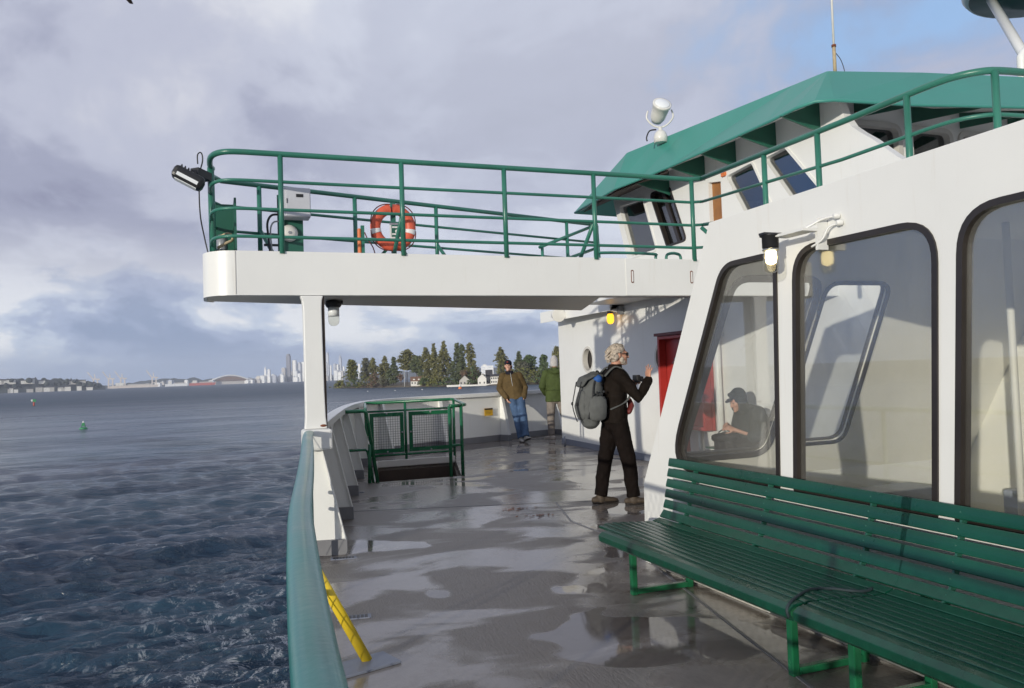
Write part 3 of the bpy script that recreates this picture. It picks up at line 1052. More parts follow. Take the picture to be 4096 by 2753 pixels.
MB().prism([(x, y, 2.236) for x, y in so], (0, 0, 0.31)).build('soffit_box', 'soffit_paint', wing)
MB().span((0.2, 7.034, 2.224), (6.5, 7.05, 2.240)).build('drip_lip', 'white_paint', wing)
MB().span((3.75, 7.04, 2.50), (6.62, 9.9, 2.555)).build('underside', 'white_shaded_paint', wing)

# near railing of the wing, running on along the cabin roof
nr = thing('wing_railing', 'green pipe railing along the near edge of the wing and up the cabin roof', 'railing', (2.3, 7.0, 2.6))
GP = 'green_paint'


def near_path(z):
    a = [(0.02, 7.62, z), (0.0, 7.5, z), (0.005, 7.25, z), (0.05, 7.1, z), (0.14, 7.02, z), (0.28, 7.0, z)]
    return spline(a, 3) + [V(1.6, 7.0, z), V(3.9, 7.0, z), V(4.64, 7.01, z), V(4.76, 6.95, z)]


def roof_path(z):
    return [V(4.76, 6.95, z), V(4.76, 5.0, z)] + spline([(4.76, 4.2, z), (4.78, 4.0, z), (4.86, 3.86, z), (5.0, 3.79, z), (5.4, 3.76, z), (6.2, 3.74, z)], 4)


for z, r, nm in ((3.44, 0.025, 'top_rail'), (3.20, 0.015, 'mid_rail'), (2.96, 0.015, 'mid_rail'), (2.725, 0.015, 'mid_rail')):
    MB().tube(near_path(z), r, 10).build(nm, GP, nr)
    zz = {3.44: 3.42, 3.20: 3.12}.get(z)
    if zz:
        MB().tube([V(4.76, 6.95, z)] + roof_path(zz)[1:], r, 10).build(nm, GP, nr)
MB().tube([V(4.76, 6.95, 2.96), (4.76, 6.3, 2.9), (4.76, 5.2, 2.82)], 0.018, 8).build('mid_rail', GP, nr)
for x in (0.563, 1.615, 2.60, 3.54, 4.67):
    MB().tube([(x, 7.0, 2.585), (x, 7.0, 3.43)], 0.023, 10).build('post', GP, nr)
MB().tube([(0.012, 7.55, 2.585), (0.005, 7.55, 3.43)], 0.03, 10).build('post', GP, nr)
for x in (1.615, 3.54):
    MB().tube([(x, 7.0, 2.98), (x - 0.02, 7.38, 2.59)], 0.02, 8).build('brace', GP, nr)
for p in ((4.76, 5.95), (4.76, 5.26), (4.75, 4.33), (4.95, 3.79)):
    MB().tube([(p[0], p[1], 2.46), (p[0], p[1], 3.41)], 0.025, 10).build('post', GP, nr)
MB().tube([(4.70, 6.9, 2.92), (4.98, 6.6, 2.5)], 0.02, 8).build('brace', GP, nr)

fr_ = thing('far_wing_railing', 'green pipe railing along the far edge of the wing, behind the life ring', 'railing', (2.4, 8.8, 2.6))
D = (V(4.84, 9.52, 0) - V(0.0, 8.04, 0))


def fp(t, z):
    p = V(0.0, 8.04, 0) + D * t
    return V(p.x, p.y, z)


for z, r, nm in ((3.44, 0.024, 'top_rail'), (3.20, 0.015, 'mid_rail'), (2.96, 0.015, 'mid_rail'), (2.725, 0.015, 'mid_rail')):
    MB().tube([(-0.0, 7.6, z), (-0.005, 7.85, z), fp(0.02, z), fp(0.5, z), fp(1.0, z)], r, 8).build(nm, GP, fr_)
for t in (0.0928, 0.2975, 0.499, 0.698, 0.893, 1.0):
    MB().tube([fp(t, 2.585), fp(t, 3.43)], 0.023, 8).build('post', GP, fr_)
for t in (0.0928, 0.499, 0.893):
    MB().tube([fp(t, 3.0), fp(t, 2.6) + V(0.16, -0.30, 0)], 0.02, 8).build('brace', GP, fr_)
for pts in ([(3.80, 9.05, 3.04), (4.80, 9.50, 3.43)], [(3.86, 9.05, 2.80), (4.80, 9.50, 3.12)], [(3.84, 9.06, 3.05), (3.84, 9.06, 2.58)], [(4.28, 9.26, 3.22), (4.28, 9.26, 2.58)], [(4.86, 9.56, 3.4), (4.66, 9.1, 2.6)]):
    MB().tube(pts, 0.02, 8).build('stair_rail', GP, fr_)
lowr = thing('low_pipe_loop', 'two low green pipe loops on the upper deck before the wheelhouse', 'railing', (4.2, 8.0, 2.6))
for xa, xb, y in ((4.02, 4.75, 7.9), (4.86, 5.05, 7.85)):
    MB().tube(spline([(xa, y, 2.58), (xa, y, 2.76), (xa + .05, y, 2.80), (xb - .05, y, 2.80), (xb, y, 2.76), (xb, y, 2.58)], 4), 0.017, 8).build('pipe', GP, lowr)

# ---- equipment on the wing
fl_ = thing('floodlight', 'black floodlight angled down off the end rail post', 'lamp', (0.0, 7.5, 3.33))
ax = (V(-0.29, 0, 0.15)).normalized()
up = V(0.15, 0, 0.29).normalized()
M = Matrix((ax, V(0, 1, 0), up)).transposed()
cen = V(-0.175, 7.32, 3.27)
MB().box(cen, (0.27, 0.16, 0.115), M).build('housing', 'black_metal', fl_, 0.034)
fr_f = -V(0.15, 0.0, 0.29).normalized()
MB().box(cen - up * 0.058, (0.19, 0.10, 0.008), M).build('lens', 'lens_glass', fl_)
MB().box(cen + V(0, -0.081, 0) - up * 0.020, (0.185, 0.006, 0.030), M).build('lens', 'lens_glass', fl_)
fin = MB()
for k in range(5):
    fin.box(cen + up * 0.062 + ax * (k * 0.03 - 0.03), (0.008, 0.11, 0.022), M)
fin.build('cooling_fins', 'black_metal', fl_)
MB().bar((-0.13, 7.38, 3.345), (-0.02, 7.5, 3.325), 0.09, 0.07).build('bracket', 'black_metal', fl_)
MB().tube(spline([(-0.1, 7.4, 3.42), (-0.1, 7.4, 3.5), (-0.07, 7.4, 3.52), (-0.06, 7.4, 3.45), (-0.09, 7.4, 3.3), (-0.09, 7.45, 3.0), (-0.06, 7.5, 2.8), (-0.02, 7.5, 2.6)], 5), 0.006, 6).build('cable', 'black_metal', fl_)

ss = thing('sidelight_screen', 'green sidelight box with tan cable at the outer end of the wing', 'navigation light', (0.08, 7.75, 2.6))
MB().span((-0.02, 7.95, 2.6), (0.215, 7.97, 3.19)).build('back_panel', 'dark_green_paint', ss)
MB().span((0.195, 7.55, 2.6), (0.215, 7.948, 3.17)).build('side_panel', 'dark_green_paint', ss)
MB().span((0.0, 7.60, 2.66), (0.19, 7.92, 2.68)).build('shelf', 'dark_green_paint', ss)
MB().lathe([(0.045, 0), (0.05, 0.02), (0.05, 0.15), (0.03, 0.17)], (0.09, 7.75, 2.69), n=14).build('lantern', 'grey_metal', ss)
MB().tube(spline([(0.05, 7.62, 2.72), (0.12, 7.6, 2.76), (0.18, 7.62, 2.80), (0.15, 7.66, 2.86), (0.08, 7.7, 2.84)], 5), 0.013, 6).build('cable', 'rope_tan', ss)

jb = thing('control_cabinet', 'grey electrical box on a green stand plate on the wing', 'electrical box', (0.73, 7.85, 2.6))
MB().span((0.60, 7.94, 2.6), (0.84, 7.96, 3.30)).build('stand', 'dark_green_paint', jb)
MB().span((0.615, 7.74, 3.055), (0.895, 7.937, 3.335)).build('housing', 'box_grey', jb, 0.008)
MB().span((0.665, 7.733, 3.062), (0.888, 7.739, 3.328)).build('door', 'box_grey', jb, 0.004)
MB().span((0.76, 7.729, 3.24), (0.825, 7.7325, 3.27)).build('name_plate', 'black_metal', jb)
MB().span((0.672, 7.727, 3.18), (0.679, 7.732, 3.225)).build('latch', 'black_metal', jb)
MB().tube(spline([(0.62, 7.85, 3.09), (0.54, 7.85, 3.08), (0.50, 7.85, 3.0), (0.51, 7.86, 2.85), (0.53, 7.86, 2.6)], 5), 0.011, 6).build('cable', 'black_metal', jb)
MB().tube(spline([(0.62, 7.88, 3.03), (0.56, 7.88, 3.02), (0.53, 7.88, 2.95), (0.535, 7.88, 2.8), (0.55, 7.88, 2.6)], 5), 0.008, 6).build('cable', 'grey_metal', jb)
MB().span((0.47, 7.93, 2.80), (0.60, 7.96, 2.82)).build('cable_clip', 'black_metal', jb)
bl = thing('alarm_bell', 'round pale alarm bell below the grey electrical box', 'bell', (0.69, 7.9, 2.9))
MB().lathe([(0.005, 0), (0.04, 0.005), (0.068, 0.02), (0.082, 0.045), (0.084, 0.055), (0.06, 0.06)], (0.705, 7.87, 2.925), (0, 1, 0), 24).build('gong', 'chrome_white', bl)
MB().lathe([(0.014, 0), (0.014, 0.012)], (0.705, 7.862, 2.925), (0, 1, 0), 12).build('boss', 'grey_metal', bl)

lr = thing('life_ring', 'orange life ring with pale bands hung on a green stand', 'life ring', (1.71, 7.78, 2.6))
ring = [V(1.695 + 0.178 * math.cos(a), 7.78, 2.985 + 0.186 * math.sin(a)) for a in np.linspace(0, 2 * PI, 41)[:-1]]
MB().loft(ring, 0.052, 0.040, (1, 0, 0.01), 12, False, True).build('ring', 'ring_orange', lr)
bands = MB()
for a0 in (R(-12), R(192)):
    aa = [a0 - 0.12 + 0.06 * q for q in range(5)]
    bands.loft([V(1.695 + 0.178 * math.cos(a), 7.78, 2.985 + 0.186 * math.sin(a)) for a in aa], 0.0545, 0.0425, (1, 0, 0.01), 12, False)
bands.build('reflective_band', 'reflective', lr)
rp = MB()
for a0 in range(4):
    a1 = R(45 + 90 * a0)
    rp.tube(spline([V(1.695 + (0.225 + 0.022 * math.sin(PI * q / 6)) * math.cos(a1 + (q - 3) * 0.22), 7.765, 2.985 + (0.232 + 0.022 * math.sin(PI * q / 6)) * math.sin(a1 + (q - 3) * 0.22)) for q in range(7)], 2), 0.006, 5)
rp.build('grab_rope', 'dark_red', lr)
MB().span((1.685, 7.83, 2.6), (1.735, 7.85, 3.25)).build('stand', GP, lr)
mb = MB().bar((1.71, 7.84, 2.86), (1.50, 7.84, 2.62), 0.03)
mb.bar((1.71, 7.84, 2.86), (1.93, 7.84, 2.62), 0.03)
mb.build('stand_leg', GP, lr)
MB().span((1.67, 7.815, 2.87), (1.79, 7.828, 3.04)).build('instruction_plate', 'reflective', lr)
pic = MB().span((1.685, 7.811, 2.90), (1.775, 7.8145, 3.02))
pic.build('plate_panel', 'dark_green_paint', lr)
pl_ = MB()
for z in (3.0, 2.93):
    pl_.span((1.69, 7.807, z - 0.012), (1.77, 7.8105, z + 0.004))
pl_.ball((1.742, 7.81, 2.955), (0.02, 0.003, 0.02))
pl_.build('plate_marks', 'reflective', lr)
oc = thing('rescue_line_case', 'narrow orange rescue line case beside the life ring', 'rescue line', (1.37, 7.82, 2.6))
MB().span((1.345, 7.78, 2.67), (1.375, 7.83, 2.97)).build('case', 'orange_paint', oc, 0.01)
MB().span((1.377, 7.79, 2.6), (1.41, 7.82, 3.0)).build('holder', 'green_paint', oc)
MB().tube(spline([(1.41, 7.78, 2.93), (1.44, 7.78, 2.86), (1.49, 7.78, 2.78), (1.52, 7.78, 2.66)], 4), 0.006, 5).build('line', 'dark_red', oc)

ul = thing('under_wing_lamp', 'unlit jar lamp under the wing beside the white post', 'lamp', (1.03, 7.5, 2.2))
MB().lathe([(0.03, 0), (0.07, -0.01), (0.075, -0.05), (0.06, -0.07)], (1.05, 7.5, 2.235), n=18).build('cap', 'black_metal', ul)
MB().lathe([(0.052, -0.07), (0.052, -0.15)], (1.05, 7.5, 2.235), n=18).build('diffuser', 'lens_glass', ul)
MB().lathe([(0.052, -0.151), (0.052, -0.19), (0.045, -0.22), (0.024, -0.238), (0.004, -0.242)], (1.05, 7.5, 2.235), n=18).build('jar', 'jar_glass', ul)
MB().box((1.06, 7.5, 2.215), (0.15, 0.04, 0.03)).build('bracket', 'black_metal', ul)

# ------------------------------------------------------------------ deckhouse behind (wall faces the open side)
dh = thing('deckhouse', 'long white deckhouse wall with round portholes behind the man with the backpack', 'deckhouse', (6.65, 9, 0))
pA, pB, pC = V(6.77, 15.25, 0), V(6.64, 13.0, 0), V(6.50, 11.2, 0)
xw = lambda y: float(np.interp(y, [2.0, 11.2, 13.0, 15.25], [6.52, 6.52, 6.63, 6.76]))
circ = lambda cy, cz, ry, rz, n=28: [(cy + ry * math.cos(2 * PI * i / n), cz + rz * math.sin(2 * PI * i / n)) for i in range(n)]
P1, P2 = (13.70, 1.70), (10.74, 1.66)
seg_hi = MB()
outer = [(15.25, 0), (15.25, 2.62), (12.2, 2.62), (12.2, 0)]
pts = lambda p: (xw(p[0]), p[0], p[1])
seg_hi.holed(outer, [circ(*P1, 0.225, 0.235)], pts, (0.07, 0, 0))
seg_hi.holed([(12.2, 0), (12.2, 2.78), (2.0, 2.78), (2.0, 0)], [circ(*P2, 0.225, 0.235)], pts, (0.07, 0, 0))
seg_hi.build('side_wall', 'white_paint', dh)
MB().prism([(6.765, 15.25, 0), (6.765, 15.25, 2.62), (14.0, 15.25, 2.62), (14.0, 15.25, 0)], (0, -0.06, 0)).build('front_wall', 'white_paint', dh)
MB().prism([(6.60, 2.0, 2.62), (6.60, 9.9, 2.62), (6.78, 15.28, 2.62), (14, 15.28, 2.62), (14, 2.0, 2.62)], (0, 0, 0.08)).build('upper_deck', 'deck_pale', dh)
MB().prism([(xw(15.25) - 0.006, 15.25, 0.002), (xw(11.2) - 0.006, 11.2, 0.002), (xw(2) - 0.006, 2, 0.002), (xw(2) - 0.006, 2, 0.11), (xw(11.2) - 0.006, 11.2, 0.11), (xw(15.25) - 0.006, 15.25, 0.11)], (-0.012, 0, 0)).build('base_strip', 'base_bluegrey', dh)
for (cy, cz) in (P1, P2):
    x = xw(cy)
    f1 = MB().ring(circ(cy, cz, 0.245, 0.255), circ(cy, cz, 0.20, 0.21), lambda p: (x - 0.014, p[0], p[1]), (0.10, 0, 0)).build('porthole', 'white_shaded_paint', dh)
    MB().prism([(x + 0.10, a, b_) for a, b_ in circ(cy, cz, 0.225, 0.235)], (0.008, 0, 0)).build('pane', 'rubber', f1)
MB().prism([(6.34, 15.2, 2.50), (6.34, 15.2, 2.72), (6.76, 15.2, 2.72), (6.76, 15.2, 2.62)], (0, -3.1, 0)).build('eave', 'white_paint', dh, 0.006)
MB().span((5.8, 9.9, 2.60), (6.6, 12.1, 2.70)).build('deck_edge', 'white_paint', dh)
MB().prism([(xw(12.1) - .002, 12.1, 2.2), (xw(12.1) - .002, 12.1, 2.45), (6.34, 12.1, 2.5), (6.40, 12.1, 2.62), (xw(12.1), 12.1, 2.62)], (0, 0.03, 0)).build('eave_bracket', 'white_paint', dh)

ls = thing('loudspeaker', 'white horn loudspeaker under the eave at the deckhouse corner', 'loudspeaker', (6.38, 14.5, 2.6))
MB().lathe([(0.13, 0), (0.135, 0.01), (0.10, 0.06), (0.05, 0.14), (0.035, 0.2), (0.06, 0.21), (0.06, 0.32), (0.02, 0.34)], (6.21, 13.95, 2.575), (0.10, 0.95, 0.05), 22).build('horn', 'chrome_white', ls)
MB().lathe([(0.03, 0), (0.035, 0.05), (0.01, 0.1)], (6.215, 13.97, 2.575), (0.10, 0.95, 0.05), 14).build('reflex_core', 'grey_metal', ls)
MB().span((6.22, 14.16, 2.56), (6.345, 14.2, 2.64)).build('bracket', 'grey_metal', ls)
al = thing('amber_lamp', 'small glowing amber jar lamp on the deckhouse wall', 'lamp', (6.5, 12.3, 2.45))
ALP = V(6.42, 12.25, 2.52)
MB().lathe([(0.05, 0), (0.055, -0.04), (0.045, -0.06)], ALP, n=16).build('cap', 'black_metal', al)
MB().lathe([(0.042, -0.06), (0.062, -0.10), (0.062, -0.19), (0.04, -0.23), (0.005, -0.24)], ALP, n=16).build('jar', 'lamp_amber', al)
MB().bar(ALP + V(0, 0, 0.0), ALP + V(0.15, -0.12, 0.05), 0.03).build('bracket', 'grey_metal', al)
MB().span((6.47, 12.02, 2.43), (6.56, 12.10, 2.58)).build('junction_box', 'grey_metal', al)
rc = thing('fire_cabinet', 'red fire hose cabinet with its front open on the deckhouse wall', 'fire cabinet', (6.4, 10.2, 1.2))
ya, yb, za, zb = 9.42, 10.60, 0.60, 1.975
MB().span((6.46, ya, za), (6.51, yb, zb)).build('back', 'red_paint', rc)
fr2 = MB().ring([(ya, za), (yb, za), (yb, zb), (ya, zb)], [(ya + .05, za + .05), (yb - .05, za + .05), (yb - .05, zb - .05), (ya + .05, zb - .05)], lambda p: (6.335, p[0], p[1]), (0.12, 0, 0))
fr2.build('casing', 'red_paint', rc, 0.006)
MB().span((6.30, ya - 0.03, zb + 0.002), (6.5, yb + 0.03, zb + 0.045)).build('top_trim', 'dark_red', rc)
MB().lathe([(0.03, 0), (0.07, 0.01), (0.075, 0.05), (0.03, 0.06)], (6.43, 10.02, 1.70), (-1, 0, 0), 18).build('valve_wheel', 'hatch_brown', rc)
mb = MB().tube([(6.42, 10.02, 1.70), (6.42, 10.22, 1.62), (6.44, 10.34, 1.56)], 0.016, 8)
mb.ball((6.42, 10.22, 1.62), 0.03)
mb.build('hose_fitting', 'grey_metal', rc)
MB().lathe([(0.19, 0), (0.2, 0.01), (0.2, 0.06), (0.19, 0.07)], (6.44, 9.75, 1.15), (-1, 0, 0), 26).build('hose_coil', 'rope_tan', rc)
for y in (9.62, 10.0):
    MB().tube([(6.40, y, 0.6), (6.40, y, -0.01)], 0.055 if y > 9.8 else 0.04, 12).build('stand_pipe', 'red_paint' if y > 9.8 else 'grey_metal', rc)
dp = thing('drain_pipe', 'slim white down pipe on the deckhouse wall right of the red cabinet', 'pipe', (6.4, 9.2, 0))
MB().tube([(6.45, 9.22, -0.01), (6.45, 9.22, 2.58)], 0.045, 12).build('pipe', 'white_paint', dp)
for z in (0.5, 1.9):
    MB().span((6.44, 9.15, z), (6.53, 9.29, z + 0.04)).build('clip', 'grey_metal', dp)
sb = thing('deck_stub', 'short upright steel stub on the deck by the deckhouse corner', 'stub', (6.55, 14.8, 0))
MB().tube([(6.5, 14.55, -0.01), (6.5, 14.55, 0.2)], 0.02, 10).build('pin', 'base_bluegrey', sb)

# ------------------------------------------------------------------ wheelhouse
wh = thing('wheelhouse', 'white wheelhouse with raked windows and deep teal visor round its roof', 'wheelhouse', (9.5, 10.5, 2.7))
K = 7.3 / 6.8
sc = lambda p: (p[0] * K, 1.5 + (p[1] - 1.5) * K)
W1 = [(12.50, 4.41), (11.62, 4.37), (11.22, 3.40), (12.08, 3.40)]
W2 = [(11.42, 4.39), (10.78, 4.35), (10.36, 3.42), (10.95, 3.41)]
W3 = [(9.37, 4.18), (8.73, 4.23), (8.13, 3.1), (8.67, 3.1)]
W4 = [(8.547, 4.21), (8.07, 4.25), (7.07, 3.1), (7.69, 3.1)]
DR = [(9.76, 4.17), (9.46, 4.12), (9.46, 2.9), (9.76, 2.9)]
wins = [round_poly([sc(p) for p in q], 0.09) for q in (W1, W2, W3, W4)]
door = [sc(p) for p in DR]
edge_c = [sc(p) for p in [(7.25, 4.75), (7.08, 4.32), (6.98, 4.16), (6.85, 4.05), (6.69, 3.93), (6.38, 3.66), (5.9, 3.3), (5.5, 2.6)]]
out = [sc((12.72, 4.75)), sc((12.66, 4.45)), sc((11.95, 2.62))] + [edge_c[-1]] + list(reversed(edge_c[:-1]))
MB().holed(out, wins + [door], lambda p: (7.3, p[0], p[1]), (0.12, 0, 0)).build('side_wall', 'white_paint', wh)
for q in wins:
    wi = MB().prism([(7.36, a, b_) for a, b_ in q], (0.012, 0, 0)).build('window', 'glass_dark', wh)
    MB().ring(q, inset(q, 0.035), lambda p: (7.285, p[0], p[1]), (0.10, 0, 0)).build('window_frame', 'rubber' if q is wins[1] else 'white_paint', wi)
dd = MB().prism([(7.37, a, b_) for a, b_ in door], (0.03, 0, 0)).build('door', 'brown_wood', wh)
# sliding sash and handle in the second window
MB().prism([(7.33, a, b_) for a, b_ in [sc((11.1, 4.33)), sc((11.02, 4.33)), sc((10.6, 3.45)), sc((10.68, 3.45))]], (0.03, 0, 0)).build('sash_bar', 'rubber', wh)
# aft wall with its windows, front wall
awn = [round_poly([(8.00, 4.655), (8.80, 4.655), (8.80, 3.6), (8.00, 3.6)], 0.12), round_poly([(9.02, 4.655), (9.74, 4.655), (9.74, 3.6), (9.02, 3.6)], 0.12), round_poly([(9.95, 4.655), (10.7, 4.655), (10.7, 3.6), (9.95, 3.6)], 0.12)]
MB().holed([(7.43, 2.6), (7.43, 5.1), (13.5, 5.1), (13.5, 2.6)], awn, lambda p: (p[0], 8.2, p[1]), (0, 0.1, 0)).build('aft_wall', 'white_paint', wh)
for q in awn:
    wi = MB().prism([(a, 8.26, b_) for a, b_ in q], (0, 0.012, 0)).build('window', 'glass_dark', wh)
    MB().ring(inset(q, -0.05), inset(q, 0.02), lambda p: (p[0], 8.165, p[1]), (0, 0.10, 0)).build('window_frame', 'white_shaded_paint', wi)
MB().prism([(7.45, 13.5, 4.98), (7.45, 12.75, 2.6), (13.4, 12.9, 2.6), (13.4, 13.65, 4.98)], (0, 0.1, 0)).build('front_wall', 'white_paint', wh)
MB().span((13.4, 8.32, 2.6), (13.5, 12.9, 4.9)).build('far_wall', 'white_paint', wh)
MB().span((7.44, 8.32, 2.705), (13.38, 12.7, 2.73)).build('floor', 'interior_floor', wh)
MB().span((9.6, 8.31, 2.75), (10.1, 10.6, 4.8)).build('partition', 'interior_white', wh)
MB().span((7.9, 11.6, 2.75), (12.9, 12.5, 3.65)).build('console', 'grey_metal', wh)
# visor
top = [(6.73, 11.98, 5.2), (7.42, 7.97, 5.2), (8.691, 7.666, 5.2), (10.22, 7.411, 5.2), (15.0, 6.6, 5.2), (15.0, 13.0, 5.2), (7.6, 12.3, 5.2)]
bot = [(6.52, 12.1, 4.60), (6.60, 11.35, 4.60), (6.665, 10.5, 4.60), (6.72, 8.3, 4.60), (6.705, 7.75, 4.60), (6.78, 7.5, 4.61), (6.97, 7.40, 4.61), (8.02, 7.27, 4.60), (9.57, 6.96, 4.60), (15.0, 6.0, 4.60)]
tip = (6.70, 14.1, 4.60)
tip2 = (15.0, 15.0, 4.6)
tp = []
for i, q in enumerate(bot):
    if i <= 4:
        a, b_ = V(top[0]), V(top[1])
        t = (12.1 - q[1]) / (12.1 - 7.75)
        tp.append(a.lerp(b_, t))
    elif i <= 6:
        tp.append(V(top[1]) + V(0.004, -0.004, 0) * (i - 4))
    else:
        tp.append(V(top[i - 5]))
vis = MB()
nb = len(bot)
vs = [V(p) for p in bot] + tp
fs = [(i, i + 1, nb + i + 1, nb + i) for i in range(nb - 1)]
vis.add(vs, fs, False)
vis.add([tip, bot[0], tp[0]], [(0, 1, 2)])
vis.add([tip2, tip, tp[0], top[6], top[5]], [(0, 1, 2, 3, 4)])
vis.add([top[0], top[1], top[2], top[3], top[4], top[5], top[6]], [tuple(range(7))])
vo = vis.build('visor', 'teal_paint', wh, recalc=False)
md = vo.modifiers.new('thick', 'SOLIDIFY')
md.thickness = 0.03
md.offset = 0
rim = MB()
rim.tube([tip] + [V(p) for p in bot], 0.022, 8)
rim.tube([tip, tip2], 0.022, 8)
rim.build('visor_rim', 'teal_paint', wh)
sof = MB()
inn = [(7.40, 13.55, 4.86), (7.40, 12.1, 4.86), (7.40, 11.3, 4.86), (7.40, 10.5, 4.86), (7.40, 8.5, 4.86), (7.42, 8.25, 4.86), (7.5, 8.21, 4.92), (7.6, 8.2, 4.95), (8.3, 8.2, 4.98), (9.8, 8.2, 4.98), (13.5, 8.2, 4.98)]
outr = [tip] + list(bot)
nn_ = len(inn)
sof.add([V(p) + V(0, 0, -0.012) for p in outr] + [V(p) for p in inn], [(i, i + 1, nn_ + i + 1, nn_ + i) for i in range(nn_ - 1)])
sof.add([tip2, tip, inn[0], (13.4, 13.7, 4.86)], [(0, 1, 2, 3)])
sof.build('visor_underside', 'white_paint', wh, recalc=False)
tip_shade = MB()
tip_shade.prism([(6.80, 13.9, 4.575), (6.60, 12.2, 4.575), (6.72, 10.7, 4.575), (7.38, 11.75, 4.81), (7.38, 13.4, 4.81)], (0, 0, 0.02))
tip_shade.build('visor_underside', 'hatch_brown', wh)  # extra dark sheet below the white underside, shade at the tip painted in
for y in (11.6, 10.55, 9.75, 8.85, 8.0):
    MB().prism([(6.68, y, 4.585), (7.31, y, 4.84), (7.31, y, 4.42)], (0, 0.02, 0)).build('visor_bracket', 'dark_green_paint', wh)
for x in (8.05, 9.0, 9.95, 10.9):
    yv = float(np.interp(x, [6.97, 8.02, 9.57, 15], [7.40, 7.27, 6.96, 6.0]))
    MB().prism([(x, yv + 0.02, 4.585), (x, 8.19, 4.96), (x, 8.19, 4.73)], (0.02, 0, 0)).build('visor_bracket', 'dark_green_paint', wh)
MB().tube([(7.6, 7.7, 4.62), (7.72, 7.95, 4.3), (7.62, 8.15, 4.1)], 0.012, 6).build('conduit', 'rust', wh)
MB().span((7.26, 10.0, 4.36), (7.298, 10.09, 4.42)).build('wall_light', 'orange_paint', wh)

sl = thing('searchlight', 'white searchlight drum on a yoke above the wheelhouse roof', 'searchlight', (6.95, 11.0, 5.2))
c0 = V(6.80, 11.0, 5.62)
axd = V(-0.12, -0.80, 0.60).normalized()
MB().lathe([(0.02, -0.20), (0.085, -0.19), (0.12, -0.11), (0.132, 0.0), (0.142, 0.11), (0.152, 0.12), (0.152, 0.155), (0.132, 0.155)], c0, axd, 24).build('drum', 'chrome_white', sl)
MB().lathe([(0.132, 0.151), (0.105, 0.166), (0.01, 0.173)], c0, axd, 24).build('lens', 'lens_glass', sl)
for sx in (-1, 1):
    MB().tube(spline([c0 + V(0.17 * sx, -0.08 * sx, 0.02), c0 + V(0.19 * sx, -0.09 * sx, -0.1), c0 + V(0.10 * sx, -0.05 * sx, -0.22), c0 + V(0, 0, -0.26)], 4), 0.014, 7).build('yoke', 'chrome_white', sl)
MB().tube([c0 + V(0, 0, -0.25), c0 + V(0, 0, -0.42)], 0.03, 10).build('stem', 'chrome_white', sl)
MB().lathe([(0.11, -0.08), (0.11, 0.02), (0.09, 0.08), (0.05, 0.12), (0.01, 0.125)], V(6.80, 11.0, 5.19), n=20).build('pedestal', 'chrome_white', sl)
MB().tube(spline([c0 + V(-0.08, 0, -0.3), c0 + V(-0.2, 0, -0.33), c0 + V(-0.26, 0, -0.44), c0 + V(-0.25, 0, -0.5)], 4), 0.012, 6).build('cable', 'black_metal', sl)
an = thing('whip_antenna', 'tall slim whip antenna on the near corner of the wheelhouse roof', 'antenna', (7.6, 8.0, 5.2))
MB().tube([(7.6, 8.02, 5.19), (7.6, 8.02, 5.58)], 0.022, 8).build('mount', 'rope_tan', an)
MB().tube([(7.6, 8.02, 5.58), (7.61, 8.02, 7.2)], 0.014, 8).build('rod', 'chrome_white', an)
MB().lathe([(0.03, 0), (0.03, 0.03)], (7.6, 8.02, 5.57), n=10).build('collar', 'rust', an)
MB().tube(spline([(7.62, 8.02, 5.5), (7.70, 8.02, 5.42), (7.75, 8.02, 5.3), (7.76, 8.02, 5.2)], 4), 0.005, 5).build('cable', 'black_metal', an)
rd = thing('mast_platform', 'round platform with pale rim on slanted mast legs, top right', 'mast', (14.2, 10.6, 5.2))
MB().lathe([(1.55, 0.42), (1.58, 0.36), (1.58, 0.10), (1.50, 0.0), (0.8, -0.10)], (15.42, 10.45, 8.66), n=48).build('rim', 'white_paint', rd)
MB().lathe([(1.46, -0.012), (0.8, -0.12), (0.01, -0.12)], (15.42, 10.45, 8.66), n=48).build('underside', 'dark_green_paint', rd)
MB().tube([(14.64, 11.2, 8.60), (12.4, 8.4, 5.1)], 0.085, 12).build('strut', 'white_paint', rd)
MB().tube([(16.2, 10.6, 8.60), (15.6, 11.0, 5.1)], 0.085, 12).build('strut', 'white_paint', rd)
vp = thing('vent_pipe', 'white gooseneck vent pipe on the wheelhouse roof at the right edge', 'pipe', (12.6, 9.2, 5.2))
MB().tube(spline([(12.75, 9.25, 5.1), (12.72, 9.25, 6.3), (12.75, 9.25, 6.5), (12.88, 9.25, 6.6), (13.02, 9.25, 6.52), (13.05, 9.25, 6.3)], 5), 0.07, 12).build('pipe', 'white_paint', vp)

# ------------------------------------------------------------------ cabin beside the benches
cb = thing('cabin', 'white deck cabin with large rounded windows behind the green benches', 'cabin', (4.0, 3.0, 0))
XS = 3.1
w1 = round_poly([(5.10, 0.76), (4.335, 2.158), (3.80, 2.158), (3.865, 0.76)], [0.22, 0.22, 0.13, 0.03], 8)
w2 = round_poly([(3.74, 0.76), (3.655, 2.155), (2.69, 2.145), (2.775, 0.76)], [0.03, 0.2, 0.2, 0.03], 8)
w3 = round_poly([(2.68, 0.76), (2.58, 2.16), (1.45, 2.16), (1.50, 0.76)], [0.03, 0.22, 0.2, 0.03], 8)
w4 = round_poly([(1.40, 0.76), (1.35, 2.16), (0.3, 2.16), (0.3, 0.76)], [0.03, 0.2, 0.2, 0.03], 8)
prof = [(5.49, 0.002), (5.47, 0.61), (4.46, 2.452), (-0.3, 2.462), (-0.3, 0.002)]
WT = 0.05
MB().holed(prof, [w1, w2, w3, w4], lambda p: (XS, p[0], p[1]), (WT, 0, 0)).build('side_wall', 'white_paint', cb, 0.004)
